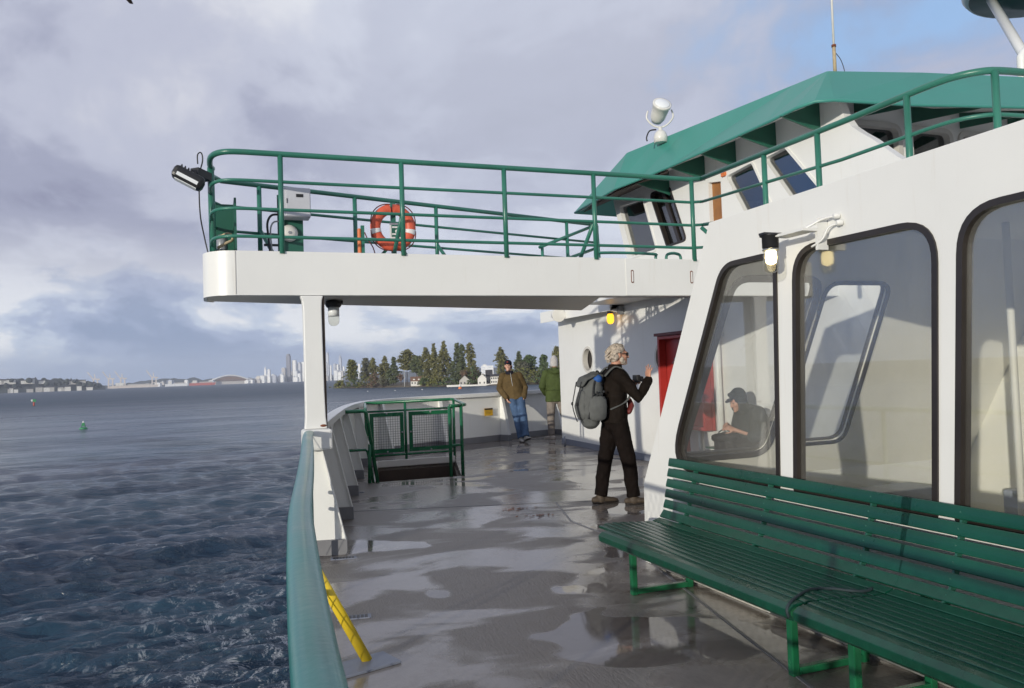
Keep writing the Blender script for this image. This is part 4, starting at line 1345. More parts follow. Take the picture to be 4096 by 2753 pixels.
for q in (w1, w2, w3, w4):
    wi = MB().prism([(XS + 0.02, a, b_) for a, b_ in inset(q, 0.012)], (0.006, 0, 0)).build('window', 'glass', cb)
    MB().ring(inset(q, -0.004), inset(q, 0.027), lambda p: (XS - 0.010, p[0], p[1]), (0.028, 0, 0)).build('gasket', 'rubber', wi, 0.004)
    MB().ring(inset(q, 0.0015), inset(q, 0.024), lambda p: (XS + 0.027, p[0], p[1]), (0.03, 0, 0)).build('gasket', 'rubber', wi)
XF = 6.46
prof2 = [(5.49, 0.002), (5.47, 0.61), (4.47, 2.435), (-0.25, 2.435), (-0.25, 0.002)]
MB().holed(prof2, [], lambda p: (XF, p[0], p[1]), (WT, 0, 0)).build('far_wall', 'interior_white', cb)
# raked front wall with two windows
P0 = V(0, 5.47, 0.61)
E1 = (V(0, 4.46, 2.452) - P0)
L1 = E1.length
E1n = E1 / L1
nF = V(0, -E1n.z, E1n.y)
to_f = lambda p: V(p[0], 0, 0) + P0 + E1n * p[1]
s_of = lambda z: (z - 0.61) / (2.452 - 0.61) * L1
fa = round_poly([(3.33, s_of(0.81)), (4.14, s_of(0.81)), (4.14, s_of(2.125)), (3.38, s_of(2.125))], 0.14, 8)
fb = round_poly([(4.24, s_of(0.86)), (4.90, s_of(0.86)), (4.80, s_of(2.10)), (4.20, s_of(2.10))], 0.12, 8)
MB().holed([(XS + WT + .002, 0.0), (XF - .002, 0.0), (XF - .002, L1 - 0.02), (XS + WT + .002, L1 - 0.02)], [fa, fb], to_f, nF * 0.05).build('front_wall', 'interior_white', cb)
MB().prism([(XS + WT + .002, 5.425, 0.004), (XF - .002, 5.425, 0.004), (XF - .002, 5.425, 0.60), (XS + WT + .002, 5.425, 0.60)], (0, 0.04, 0)).build('front_wall', 'white_paint', cb)
for q in (fa, fb):
    wi = MB().prism([to_f(p) + nF * 0.02 for p in inset(q, 0.01)], nF * 0.006).build('window', 'glass', cb)
    ga = 0.026 if q is fa else 0.014
    MB().ring(inset(q, -ga), inset(q, ga), lambda p: to_f(p) - nF * 0.014, nF * 0.030).build('gasket', 'rubber', wi, 0.004)
    MB().ring(inset(q, -ga), inset(q, ga), lambda p: to_f(p) + nF * 0.046, nF * 0.016).build('gasket', 'rubber', wi)
MB().span((XS + WT + 0.002, -0.29, 2.436), (XF + 0.10, 4.42, 2.466)).build('roof', 'white_paint', cb)
MB().span((XS + WT + 0.002, -0.25, 2.40), (XF - 0.002, 4.40, 2.432)).build('ceiling', 'interior_white', cb)
MB().span((XS + WT + .002, -0.25, 0.012), (XF - .002, 5.40, 0.03)).build('floor', 'interior_floor', cb)
MB().span((XS + WT + .002, -0.3, 0.035), (XF - .002, -0.25, 2.39)).build('aft_wall', 'interior_white', cb)
MB().span((5.95, 1.0, 0.035), (6.44, 4.7, 0.42)).build('inner_bench', 'interior_bench', cb, 0.02)
MB().span((6.30, 1.0, 0.43), (6.44, 4.7, 0.56)).build('inner_bench', 'interior_bench', cb, 0.01)
MB().span((4.0, 4.98, 0.30), (5.6, 5.3, 0.44)).build('inner_ledge', 'interior_bench', cb, 0.01)
MB().tube([(5.05, 3.85, 0.03), (5.05, 3.85, 2.40)], 0.024, 12).build('stanchion', 'interior_white', cb)
pr = MB().tube([(3.065, -0.3, 0.055), (3.065, 3.93, 0.055)], 0.035, 12)
pr.tube([(3.065, 4.0, 0.055), (3.065, 5.3, 0.055)], 0.035, 12)
pp = thing('foot_pipe', 'pale pipe along the foot of the cabin wall under the bench', 'pipe', (3.06, 2.5, 0.05))
pr.build('pipe', 'white_shaded_paint', pp)

# jar lamp on the cabin wall
jl = thing('wall_lamp', 'lit jar lamp with dark cap hung on the cabin wall', 'lamp', (3.0, 3.6, 2.2))
lp = V(2.925, 3.635, 2.16)
MB().lathe([(0.05, 0.065), (0.058, 0.06), (0.058, 0.052), (0.046, 0.046), (0.046, -0.012), (0.04, -0.016)], lp, n=20).build('cap', 'black_metal', jl)
MB().box(lp + V(-0.0, -0.01, 0.062), (0.13, 0.05, 0.012)).build('top_plate', 'black_metal', jl)
MB().lathe([(0.041, -0.017), (0.043, -0.05), (0.043, -0.115), (0.037, -0.14), (0.02, -0.152), (0.003, -0.154)], lp, n=20).build('jar', 'jar_glass', jl)
MB().lathe([(0.012, -0.02), (0.030, -0.035), (0.033, -0.07), (0.028, -0.098), (0.010, -0.108)], lp, n=16).build('bulb', 'lamp_warm', jl)
MB().lathe([(0.046, -0.02), (0.047, -0.024), (0.046, -0.028), (0.044, -0.028)], lp, n=20).build('collar', 'grey_metal', jl)
MB().span((3.03, 3.38, 2.10), (3.098, 3.40, 2.27)).build('bracket', 'white_paint', jl)
MB().span((2.93, 3.38, 2.20), (3.03, 3.62, 2.215)).build('bracket', 'white_paint', jl)
cj = MB()
cj.tube(spline([lp + V(0, -0.03, 0.045), V(2.98, 3.45, 2.215), V(3.05, 3.36, 2.26), V(3.09, 3.28, 2.265)], 5), 0.007, 6)
cj.tube(spline([V(3.02, 3.42, 2.12), V(3.04, 3.36, 2.15), V(3.06, 3.33, 2.21), V(3.09, 3.29, 2.225)], 5), 0.006, 6)
cj.build('cable', 'white_paint', jl)
gl_ = MB()
for z in (2.265, 2.225):
    gl_.lathe([(0.011, 0), (0.016, 0.006), (0.016, 0.03), (0.011, 0.035)], (3.065, 3.30 - (2.265 - z) * 0.5, z), (0.9, -0.4, 0), 10)
gl_.build('cable_gland', 'white_paint', jl)

# ------------------------------------------------------------------ slatted benches
BP = spline([(2.335, 0, 0.385), (2.312, 0, 0.405), (2.315, 0, 0.432), (2.36, 0, 0.446), (2.5, 0, 0.447), (2.66, 0, 0.436), (2.80, 0, 0.427), (2.885, 0, 0.438), (2.935, 0, 0.475), (2.965, 0, 0.54), (3.0, 0, 0.66), (3.035, 0, 0.78), (3.052, 0, 0.85)], 8)
bl_ = [0.0]
for i in range(1, len(BP)):
    bl_.append(bl_[-1] + (BP[i] - BP[i - 1]).length)


def bp_at(s):
    s = min(max(s, 0), bl_[-1] - 1e-4)
    i = max(j for j in range(len(bl_)) if bl_[j] <= s)
    return BP[i].lerp(BP[i + 1], (s - bl_[i]) / (bl_[i + 1] - bl_[i]))


def slat(mb, s0, s1, ya, yb, th=0.016):
    pts = [bp_at(s0 + (s1 - s0) * k / 5) for k in range(6)]
    up_, lo_ = [], []
    for k, p in enumerate(pts):
        t = (pts[min(k + 1, 5)] - pts[max(k - 1, 0)]).normalized()
        nn = V(-t.z, 0, t.x)
        crown = 0.0025 * math.sin(PI * k / 5)
        up_.append(p + nn * (th / 2 + crown))
        lo_.append(p - nn * th / 2)
    loop = up_ + lo_[::-1]
    a = [V(q.x, ya, q.z) for q in loop]
    mb.prism(a, (0, yb - ya, 0))


def make_bench(label, ya, yb, legs, end_round=0.0, loc_y=0.0):
    t_ = thing('bench', label, 'bench', (2.7, (ya + yb) / 2, 0), 'green slatted benches along the cabin')
    total = bl_[-1]
    s_seat = 0.665
    seat, back = MB(), MB()
    s = 0.0
    slats = [(0.0, 0.135)]
    s = 0.142
    while s + 0.05 < s_seat - 0.03:
        slats.append((s, s + 0.058))
        s += 0.064
    for i, (a, b_) in enumerate(slats):
        e = end_round * max(0.0, 1 - a / 0.30) ** 2
        slat(seat, a, b_, ya, yb - e)
    seat.build('seat', 'bench_paint', t_, 0.004)
    s = slats[-1][1] + 0.010
    wdt = (total - s + 0.013) / 7
    for k in range(7):
        slat(back, s + k * wdt, s + (k + 1) * wdt - 0.013, ya, yb + 0.012 * k * (1 if end_round else 0))
    back.build('backrest', 'bench_paint', t_, 0.004)
    n_s = max(2, int((yb - ya) / 0.55))
    for k in range(n_s):
        y = ya + 0.25 + (yb - ya - 0.5) * k / (n_s - 1)
        strap = MB()
        for a, b_ in zip(np.linspace(0.02, total - 0.03, 15)[:-1], np.linspace(0.02, total - 0.03, 15)[1:]):
            pa, pb = bp_at(a), bp_at(b_)
            tt = (pb - pa).normalized()
            nn = V(-tt.z, 0, tt.x)
            strap.bar(V(pa.x, y, pa.z) - nn * 0.016, V(pb.x, y, pb.z) - nn * 0.016, 0.03, 0.012, (0, 1, 0))
        strap.build('strap', 'dark_green_paint', t_)
    for k in range(n_s):
        y = ya + 0.25 + (yb - ya - 0.5) * k / (n_s - 1)
        bo = MB()
        for a, b_ in slats[1:]:
            p = bp_at((a + b_) / 2)
            bo.ball((p.x, y, p.z + 0.008), (0.006, 0.006, 0.0035), n=8, m=5)
        for q_ in range(7):
            p = bp_at(s + (q_ + 0.45) * wdt)
            bo.ball((p.x - 0.009, y, p.z), (0.0035, 0.006, 0.006), n=8, m=5)
        bo.build('bolts', 'dark_green_paint', t_)
    for y in legs:
        lg = MB()
        lg.span((2.56, y - 0.02, 0.0), (2.60, y + 0.02, 0.424))
        lg.span((2.99, y - 0.02, 0.0), (3.03, y + 0.02, 0.424))
        lg.span((2.601, y - 0.02, 0.004), (2.989, y + 0.02, 0.04))
        lg.span((2.40, y - 0.018, 0.395), (2.559, y + 0.018, 0.42))
        lg.span((2.601, y - 0.018, 0.39), (2.98, y + 0.018, 0.413))
        lg.build('leg_frame', 'bright_green_paint', t_, 0.005)
    return t_


make_bench('green slatted bench whose rounded end stands by the white cabin front', 2.860, 4.92, (4.74, 3.18), 0.24)
make_bench('green slatted bench nearest the camera, cut by the right edge', -0.2, 2.852, (2.78, 1.25), 0.02)
rp = thing('rope', 'thin dark rope lying across the seats where the two benches meet', 'rope', (2.5, 2.9, 0.45))
pts = [(2.31, 2.865, 0.40), (2.305, 2.868, 0.43), (2.33, 2.88, 0.452), (2.42, 2.93, 0.462), (2.55, 3.0, 0.456), (2.66, 2.985, 0.449), (2.72, 2.93, 0.445), (2.78, 2.91, 0.441), (2.83, 2.92, 0.443)]
MB().tube(spline(pts, 5), 0.0075, 7).build('cord', 'rope_dark', rp)
# ------------------------------------------------------------------ people


def soft(mb, name, mat, parent, voxel=0.012, it=6, fac=0.6, wrinkle=0.0, wsize=0.12):
    """one continuous surface from overlapping forms"""
    o = mb.build(name, mat, parent, local=True)
    r = o.modifiers.new('skin', 'REMESH')
    r.mode = 'VOXEL'
    r.voxel_size = voxel
    r.use_smooth_shade = True
    s_ = o.modifiers.new('smooth', 'SMOOTH')
    s_.factor = fac
    s_.iterations = it
    if wrinkle > 0:
        tx = bpy.data.textures.get('folds%g' % wsize) or bpy.data.textures.new('folds%g' % wsize, 'CLOUDS')
        tx.noise_scale = wsize
        tx.noise_depth = 2
        d = o.modifiers.new('folds', 'DISPLACE')
        d.texture = tx
        d.strength = wrinkle
        d.mid_level = 0.5
    return o


def hand(mb, wpos, d, nrm, thumb, curl=0.3, spread=0.0):
    d = V(d).normalized()
    nrm = V(nrm)
    nrm = (nrm - d * nrm.dot(d)).normalized()
    l = d.cross(nrm).normalized() * thumb
    w0 = V(wpos)
    mb.loft([w0 - d * 0.02, w0 + d * 0.03, w0 + d * 0.07, w0 + d * 0.095], [0.026, 0.036, 0.041, 0.040], [0.020, 0.018, 0.016, 0.012], l, 12)
    for i, ln in enumerate((0.072, 0.080, 0.074, 0.058)):
        p = w0 + d * (0.092 - 0.006 * abs(i - 1)) + l * (0.030 - i * 0.0205)
        dd = (d + l * spread * (1.5 - i) * 0.25).normalized()
        pts = [p - dd * 0.02, p]
        for fr_, cu in ((0.45, curl * 0.9), (0.30, curl * 1.3), (0.25, curl)):
            dd = (dd * math.cos(cu) + nrm * math.sin(cu)).normalized()
            p = p + dd * ln * fr_
            pts.append(p)
        mb.loft(pts, [0.0098, 0.0098, 0.0092, 0.0086, 0.0076], None, l, 8)
    p = w0 + d * 0.025 + l * 0.026
    dd = (d * 0.55 + l * 0.75 + nrm * (0.15 + 0.5 * curl)).normalized()
    p2 = p + dd * 0.036
    dd2 = (d * 0.85 + l * (0.45 - 0.5 * curl) + nrm * (0.2 + 0.6 * curl)).normalized()
    p3 = p2 + dd2 * 0.032
    mb.loft([p - dd * 0.012, p, p2, p3, p3 + dd2 * 0.022], [0.014, 0.0145, 0.0115, 0.0100, 0.0085], None, nrm, 8)


def head_forms(mb, c, fwd, up=(0, 0, 1), s=1.0):
    """skull, jaw, brow, nose, lips, chin and ears around the point c"""
    c = V(c)
    f = V(fwd).normalized()
    u = V(up)
    u = (u - f * u.dot(f)).normalized()
    r = f.cross(u)
    M = Matrix((r, f, u)).transposed()
    q = lambda x, y, z: c + M @ (V(x, y, z) * s)

    def el(x, y, z, a, b_, cc):
        o = MB().ball((0, 0, 0), (a * s, b_ * s, cc * s))
        mb.add([q(x, y, z) + M @ V(p) for p in o.v], o.f, True)
    el(0, -0.012, 0.035, 0.074, 0.094, 0.088)
    el(0, 0.022, -0.015, 0.062, 0.072, 0.080)
    el(0, 0.040, -0.066, 0.046, 0.048, 0.046)
    el(0, 0.078, -0.092, 0.022, 0.018, 0.018)
    el(0, 0.078, 0.030, 0.050, 0.018, 0.013)
    el(0, 0.098, -0.012, 0.011, 0.020, 0.026)
    el(0, 0.108, -0.026, 0.016, 0.014, 0.011)
    el(0, 0.083, -0.058, 0.023, 0.012, 0.008)
    el(0, 0.080, -0.069, 0.020, 0.012, 0.008)
    for sx in (-1, 1):
        el(0.034 * sx, 0.060, -0.02, 0.024, 0.026, 0.022)
        el(0.076 * sx, -0.012, -0.005, 0.009, 0.020, 0.032)
    return q, M


def figure(root, J, m, voxel=0.011, wr=0.012):
    g = lambda k: V(J[k])
    X = V(1, 0, 0)
    if 'side' in J:
        X = V(J['side']).normalized()
    body = MB()
    q, M = head_forms(body, J['head'], J['face'], J.get('crown', (0, 0, 1)), J.get('hs', 1.0))
    body.loft([g('neck') - V(0, 0, 0.06), g('neck'), q(0, -0.015, -0.04)], [0.062, 0.056, 0.056], None, X, 12)
    body.loft([g('pelvis'), (g('pelvis') + g('chest')) / 2, g('chest'), g('neck') - V(0, 0, 0.05)], [0.15, 0.135, 0.15, 0.10], [0.10, 0.09, 0.10, 0.07], X, 14)
    for sd in 'lr':
        body.loft([g(sd + 'sh'), g(sd + 'el'), g(sd + 'wr')], [0.050, 0.040, 0.027], None, X, 10)
        body.loft([g(sd + 'hip'), g(sd + 'kn'), g(sd + 'an')], [0.080, 0.055, 0.038], None, X, 10)
        body.loft([g(sd + 'an') + V(0, 0, -0.03), g(sd + 'an') + V(0, 0, -0.045) + V(J[sd + 'toe']) * 0.13], [0.032, 0.022], None, X, 8)
        if J.get(sd + 'hand'):
            d, nr_, th, cu, spd = J[sd + 'hand']
            hand(body, g(sd + 'wr'), d, nr_, th, cu, spd)
    soft(body, 'body', m['skin'], root, 0.0075, 3, 0.5)
    # trousers
    tr = MB()
    wr_ = m.get('leg', (0.098, 0.082, 0.070))
    for sd in 'lr':
        h_, k_, a_ = g(sd + 'hip'), g(sd + 'kn'), g(sd + 'an')
        tr.loft([h_ + V(0, 0, 0.03), h_.lerp(k_, 0.5), k_, k_.lerp(a_, 0.5), a_ + (k_ - a_).normalized() * 0.05, a_ + (k_ - a_).normalized() * 0.0],
                [wr_[0], wr_[0] * 0.92, wr_[1], wr_[1] * 0.93, wr_[2], wr_[2] * 1.06], None, X, 14, False)
    tr.loft([g('pelvis') + V(0, 0, -0.06), g('pelvis') + V(0, 0, 0.05), g('pelvis').lerp(g('chest'), 0.4)], [0.165, 0.168, 0.15], [0.112, 0.115, 0.105], X, 16)
    soft(tr, 'trousers', m['trousers'], root, voxel, 4, 0.5, wr, 0.09)
    # jacket
    jk = MB()
    hem = J['hem']
    pe, ch, ne = g('pelvis'), g('chest'), g('neck')
    lowp = pe + (ch - pe).normalized() * (hem - pe.z)
    t1, t2, t3, t4, t5 = m.get('torso', ((0.180, 0.135), (0.175, 0.130), (0.195, 0.140), (0.175, 0.115), (0.075, 0.07)))
    jk.loft([lowp, pe.lerp(ch, 0.45), ch, ch.lerp(ne, 0.6), ne - V(0, 0, 0.01)], [t1[0], t2[0], t3[0], t4[0], t5[0]], [t1[1], t2[1], t3[1], t4[1], t5[1]], X, 18, False)
    jk.loft([g('lsh'), ch.lerp(ne, 0.55), g('rsh')], [0.072, 0.09, 0.072], [0.072, 0.085, 0.072], V(0, 1, 0), 12)
    sl = J.get('sleeve', 1.0)
    ar = m.get('arm', (0.078, 0.066, 0.048))
    for sd in 'lr':
        e_, w_ = g(sd + 'el'), g(sd + 'wr')
        end = e_.lerp(w_, sl - 0.02)
        jk.loft([g(sd + 'sh'), g(sd + 'sh').lerp(e_, 0.5), e_, e_.lerp(end, 0.55), end], [ar[0], ar[0] * 0.93, ar[1], ar[1] * 0.9, ar[2]], None, X, 12)
    if J.get('collar', True):
        jk.loft([ne - V(0, 0, 0.05), ne + V(0, 0.005, 0.035)], [0.092, 0.078], [0.085, 0.078], X, 14, False)
    soft(jk, 'jacket', m['jacket'], root, voxel, 4, 0.5, wr * 1.15, 0.10)
    for sd in 'lr':
        a_, t_ = g(sd + 'an'), V(J[sd + 'toe'])
        n_ = V(J.get(sd + 'sole', (0, 0, -1))).normalized()
        tn = t_.normalized()
        sh_ = MB()
        b0 = a_ + n_ * (0.078)
        lat = tn.cross(n_)
        sh_.loft([a_ - n_ * 0.02, a_ + n_ * 0.045], [0.050, 0.052], None, tn, 10)
        sh_.loft([b0 - tn * 0.075 - n_ * 0.035, b0 - n_ * 0.040, b0 + tn * 0.085 - n_ * 0.032, b0 + tn * 0.165 - n_ * 0.024, b0 + tn * 0.195 - n_ * 0.020],
                 [0.036, 0.042, 0.048, 0.044, 0.030], [0.036, 0.042, 0.032, 0.025, 0.018], lat, 12)
        so_ = MB().loft([b0 - tn * 0.085 - n_ * 0.004, b0 - n_ * 0.004, b0 + tn * 0.09 - n_ * 0.004, b0 + tn * 0.17 - n_ * 0.004, b0 + tn * 0.205 - n_ * 0.004], [0.036, 0.041, 0.050, 0.046, 0.030], [0.014] * 5, lat, 12)
        ob = soft(sh_, 'shoe', m['shoe'], root, 0.008, 3, 0.5)
        so_.build('sole', m.get('sole', 'rubber'), ob, local=True)
    return q, M


def eyes(q, root, s=0.011):
    mb = MB()
    for sx in (-1, 1):
        mb.ball(q(0.030 * sx, 0.083, 0.008), (s, s * 0.7, s * 0.55))
    mb.build('eyes', 'hatch_brown', root, local=True)


def strands(mb, q, rnd, n, sel, r=(0.012, 0.022), rad=(0.079, 0.099, 0.096), drop=0.0):
    """locks of hair over the part of the skull picked by sel"""
    k = 0
    while k < n:
        v = V(rnd.gauss(0, 1), rnd.gauss(0, 1), rnd.gauss(0, 1)).normalized()
        if not sel(v):
            continue
        k += 1
        b0 = V(v.x * rad[0], v.y * rad[1] - 0.012, v.z * rad[2] + 0.035)
        out = V(v.x * 0.5, v.y * 0.3 - 0.9, -0.45 - drop * 0.5).normalized() * rnd.uniform(0.03, 0.06)
        mb.loft([q(*b0), q(*(b0 + v * 0.012 + out * 0.5)), q(*(b0 + v * 0.010 + out))], [rnd.uniform(*r), rnd.uniform(*r) * 0.9, 0.006], None, (1, 0, 0), 7)


rnd = random.Random(11)
# --- the man with the backpack
bm_ = thing('person', 'grey haired man in black jacket with grey backpack, one hand raised', 'person', (4.20, 8.0, 0), rz=R(-97))
J = dict(head=(0.0, 0.075, 1.655), face=(0.10, 1, 0.02), neck=(0, 0.02, 1.52), chest=(0, 0.0, 1.30), pelvis=(0, -0.01, 0.95), hem=0.90,
         rsh=(0.185, 0.0, 1.435), rel=(0.235, 0.20, 1.175), rwr=(0.205, 0.335, 1.375), rhand=((0.02, 0.05, 1), (-0.25, 0.95, 0), 1, 0.10, 1.3),
         lsh=(-0.185, 0.0, 1.435), lel=(-0.23, 0.14, 1.17), lwr=(-0.085, 0.215, 1.335), lhand=((0.72, 0.35, 0.25), (0.2, 0.7, -0.5), 1, 0.75, 0.0),
         rhip=(0.09, 0.0, 0.92), rkn=(0.115, 0.095, 0.50), ran=(0.13, 0.135, 0.085), rtoe=(0.12, 0.99, 0), lhip=(-0.09, -0.01, 0.92), lkn=(-0.10, -0.095, 0.50), lan=(-0.10, -0.17, 0.085), ltoe=(-0.06, 1, 0))
q, M = figure(bm_, J, dict(skin='skin', trousers='cloth_trouser', jacket='cloth_black', shoe='shoe_brown', leg=(0.105, 0.086, 0.072), torso=((0.195, 0.15), (0.18, 0.14), (0.20, 0.145), (0.18, 0.12), (0.085, 0.082))), wr=0.024)
hr = MB()
strands(hr, q, rnd, 220, lambda v: (v.z > 0.25 and v.y < 0.72) or (v.y < -0.05 and v.z > -0.75), (0.007, 0.012), drop=0.9)
hr.ball(q(0, -0.02, 0.045), (0.08, 0.098, 0.090))
hr.ball(q(0, -0.06, -0.02), (0.066, 0.05, 0.07))
soft(hr, 'hair', 'hair_grey', bm_, 0.005, 4, 0.5)
bd = MB()
for sx in (-1, 0, 1):
    bd.ball(q(0.032 * sx, 0.062 - 0.028 * abs(sx), -0.085 + 0.012 * abs(sx)), (0.028, 0.032, 0.03))
bd.ball(q(0, 0.088, -0.046), (0.026, 0.012, 0.008))
for sx in (-1, 1):
    bd.ball(q(0.060 * sx, 0.015, -0.048), (0.014, 0.028, 0.036))
soft(bd, 'beard', 'hair_grey', bm_, 0.006, 1, 0.4)
gs = MB()
for sx in (-1, 1):
    gs.ball(q(0.033 * sx, 0.094, 0.010), (0.026, 0.009, 0.019))
    gs.tube([q(0.058 * sx, 0.088, 0.016), q(0.078 * sx, -0.005, 0.014)], 0.0035, 6)
gs.build('sunglasses', 'black_metal', bm_, local=True)
st = MB()
for sx in (-1, 1):
    st.loft(spline([(0.115 * sx, -0.14, 1.43), (0.125 * sx, -0.02, 1.528), (0.13 * sx, 0.10, 1.46), (0.14 * sx, 0.155, 1.32), (0.16 * sx, 0.10, 1.16), (0.15 * sx, -0.10, 1.06)], 5), 0.030, 0.010, (1, 0, 0), 8)
bp_ = thing('backpack', 'worn grey backpack on the back of the man with raised hand', 'backpack', (4.20, 8.0, 0), rz=R(-97))
pk = MB()
pk.loft([(0, -0.29, 0.945), (0, -0.30, 1.02), (0, -0.285, 1.15), (0, -0.26, 1.30), (0, -0.235, 1.40)], [0.150, 0.178, 0.178, 0.165, 0.130], [0.105, 0.135, 0.138, 0.120, 0.085], (1, 0, 0), 20)
soft(pk, 'main_bag', 'cloth_pack', bp_, 0.011, 4, 0.5, 0.014, 0.10)
pk = MB()
pk.loft([(0, -0.385, 0.99), (0, -0.40, 1.10), (0, -0.375, 1.24)], [0.115, 0.125, 0.11], [0.050, 0.060, 0.045], (1, 0, 0), 16)
soft(pk, 'front_pocket', 'cloth_pack', bp_, 0.010, 4, 0.5, 0.01, 0.08)
pk = MB()
pk.loft([(0, -0.40, 1.335), (0, -0.36, 1.40), (0, -0.27, 1.435), (0, -0.16, 1.43)], [0.13, 0.15, 0.15, 0.12], [0.026, 0.035, 0.034, 0.026], (1, 0, 0), 16)
soft(pk, 'lid', 'cloth_pack', bp_, 0.009, 4, 0.5, 0.008, 0.08)
pk = MB()
pk.loft([(0.165, -0.26, 0.98), (0.178, -0.26, 1.08), (0.170, -0.25, 1.18)], [0.045, 0.05, 0.04], [0.10, 0.11, 0.10], (1, 0, 0), 14)
soft(pk, 'side_pocket', 'cloth_pack', bp_, 0.010, 4, 0.5, 0.01, 0.08)
MB().ball((0.10, -0.225, 1.40), (0.06, 0.055, 0.05)).build('blue_stuff_sack', 'blue_cloth', bp_, local=True)
soft(st, 'shoulder_strap', 'cloth_pack', bp_, 0.008, 2, 0.5)
cs = MB()
for sx in (-0.8, 0.8):
    cs.loft(spline([(0.09 * sx, -0.42, 0.93), (0.10 * sx, -0.465, 1.10), (0.10 * sx, -0.435, 1.27), (0.11 * sx, -0.41, 1.37)], 4), 0.011, 0.005, (1, 0, 0), 6)
cs.loft(spline([(0.165, -0.37, 0.97), (0.195, -0.33, 1.12), (0.17, -0.30, 1.30), (0.14, -0.27, 1.38)], 4), 0.005, 0.012, (1, 0, 0), 6)
cs.loft(spline([(-0.03, -0.17, 1.44), (-0.02, -0.19, 1.485), (0.03, -0.19, 1.485), (0.04, -0.17, 1.44)], 4), 0.010, 0.006, (0, 1, 0), 6)
cs.ball((0.08, -0.47, 1.13), (0.02, 0.012, 0.02))
cs.ball((-0.08, -0.47, 1.13), (0.02, 0.012, 0.02))
for k in range(7):
    cs.ball((0.19 + rnd.uniform(-.01, .01), -0.25 + rnd.uniform(-.06, .06), 1.22 + rnd.uniform(-.03, .04)), 0.013)
cs.build('buckle_strap', 'cloth_pack_dark', bp_, local=True)
pk = MB().loft([(0.10, 0.13, 1.02), (0.06, 0.175, 1.08), (0.04, 0.165, 1.15)], [0.045, 0.055, 0.04], [0.03, 0.032, 0.025], (1, 0, 0), 12)
pouch = soft(pk, 'belt_pouch', 'dark_red', bm_, 0.010, 3, 0.5)
ca = thing('camera_in_hand', 'small black camera held at chest height by the man with the backpack', 'camera', (4.20, 8.0, 0), rz=R(-97))
MB().box((0.03, 0.265, 1.385), (0.13, 0.045, 0.085)).build('camera_body', 'black_metal', ca, 0.008, local=True)
MB().lathe([(0.032, 0), (0.032, 0.03), (0.028, 0.05)], (0.045, 0.285, 1.38), (0, 1, 0), 18).build('camera_lens', 'black_metal', ca, local=True)

# --- the man in the brown jacket, leaning on the bulwark, facing the viewer
br_ = thing('person', 'man in brown jacket, jeans and dark cap leaning back on the bulwark', 'person', (6.15, 16.22, 0), rz=R(166))
J = dict(head=(0.13, -0.36, 1.655), face=(0.25, 1, -0.02), neck=(0.10, -0.42, 1.515), chest=(0.06, -0.44, 1.30), pelvis=(-0.02, -0.40, 0.93), hem=0.90,
         rsh=(0.25, -0.43, 1.435), rel=(0.33, -0.47, 1.16), rwr=(0.20, -0.29, 0.95), rhand=((-0.35, 0.35, -1), (-1, 0, 0.2), -1, 0.5, 0),
         lsh=(-0.11, -0.43, 1.435), lel=(-0.24, -0.47, 1.16), lwr=(-0.19, -0.30, 0.95), lhand=((0.35, 0.35, -1), (1, 0, 0.2), 1, 0.5, 0),
         rhip=(0.06, -0.39, 0.92), rkn=(0.0, -0.10, 0.50), ran=(-0.05, 0.08, 0.085), rtoe=(-0.1, 1, 0), lhip=(-0.11, -0.39, 0.92), lkn=(-0.13, -0.02, 0.52), lan=(-0.14, 0.22, 0.115), ltoe=(-0.30, 0.92, 0.26), lsole=(0, 0.26, -0.97))
q, M = figure(br_, J, dict(skin='skin_light', trousers='cloth_jeans', jacket='cloth_brown', shoe='shoe_grey', leg=(0.105, 0.088, 0.078), torso=((0.205, 0.15), (0.21, 0.155), (0.22, 0.15), (0.19, 0.125), (0.085, 0.08)), arm=(0.088, 0.078, 0.056)))
eyes(q, br_)
cp = MB()
cp.ball(q(0, -0.012, 0.058), (0.085, 0.105, 0.082))
cp.loft([q(0, 0.06, 0.066), q(0, 0.125, 0.055), q(0, 0.165, 0.044)], [0.072, 0.066, 0.045], [0.008, 0.007, 0.006], M @ V(1, 0, 0), 14)
soft(cp, 'cap', 'cloth_navy', br_, 0.008, 2, 0.5)
MB().ball(q(0.0, 0.088, 0.088), (0.02, 0.008, 0.014)).build('cap_badge', 'orange_cloth', br_, local=True)
hr = MB()
for sx in (-1, 1):
    hr.ball(q(0.068 * sx, -0.03, -0.02), (0.022, 0.045, 0.05))
hr.ball(q(0, -0.07, -0.02), (0.06, 0.04, 0.06))
soft(hr, 'hair', 'hair_brown', br_, 0.008, 1, 0.5)
zp = MB().tube(spline([(0.09, -0.315, 1.50), (0.075, -0.288, 1.35), (0.045, -0.282, 1.15), (0.015, -0.262, 0.93)], 5), 0.006, 6)
zp.build('zip', 'grey_metal', br_, local=True)
co = MB().loft([(0.10, -0.405, 1.475), (0.105, -0.395, 1.545)], [0.098, 0.085], [0.09, 0.085], (1, 0, 0), 14, False)
soft(co, 'collar', 'cloth_navy', br_, 0.01, 2, 0.5)

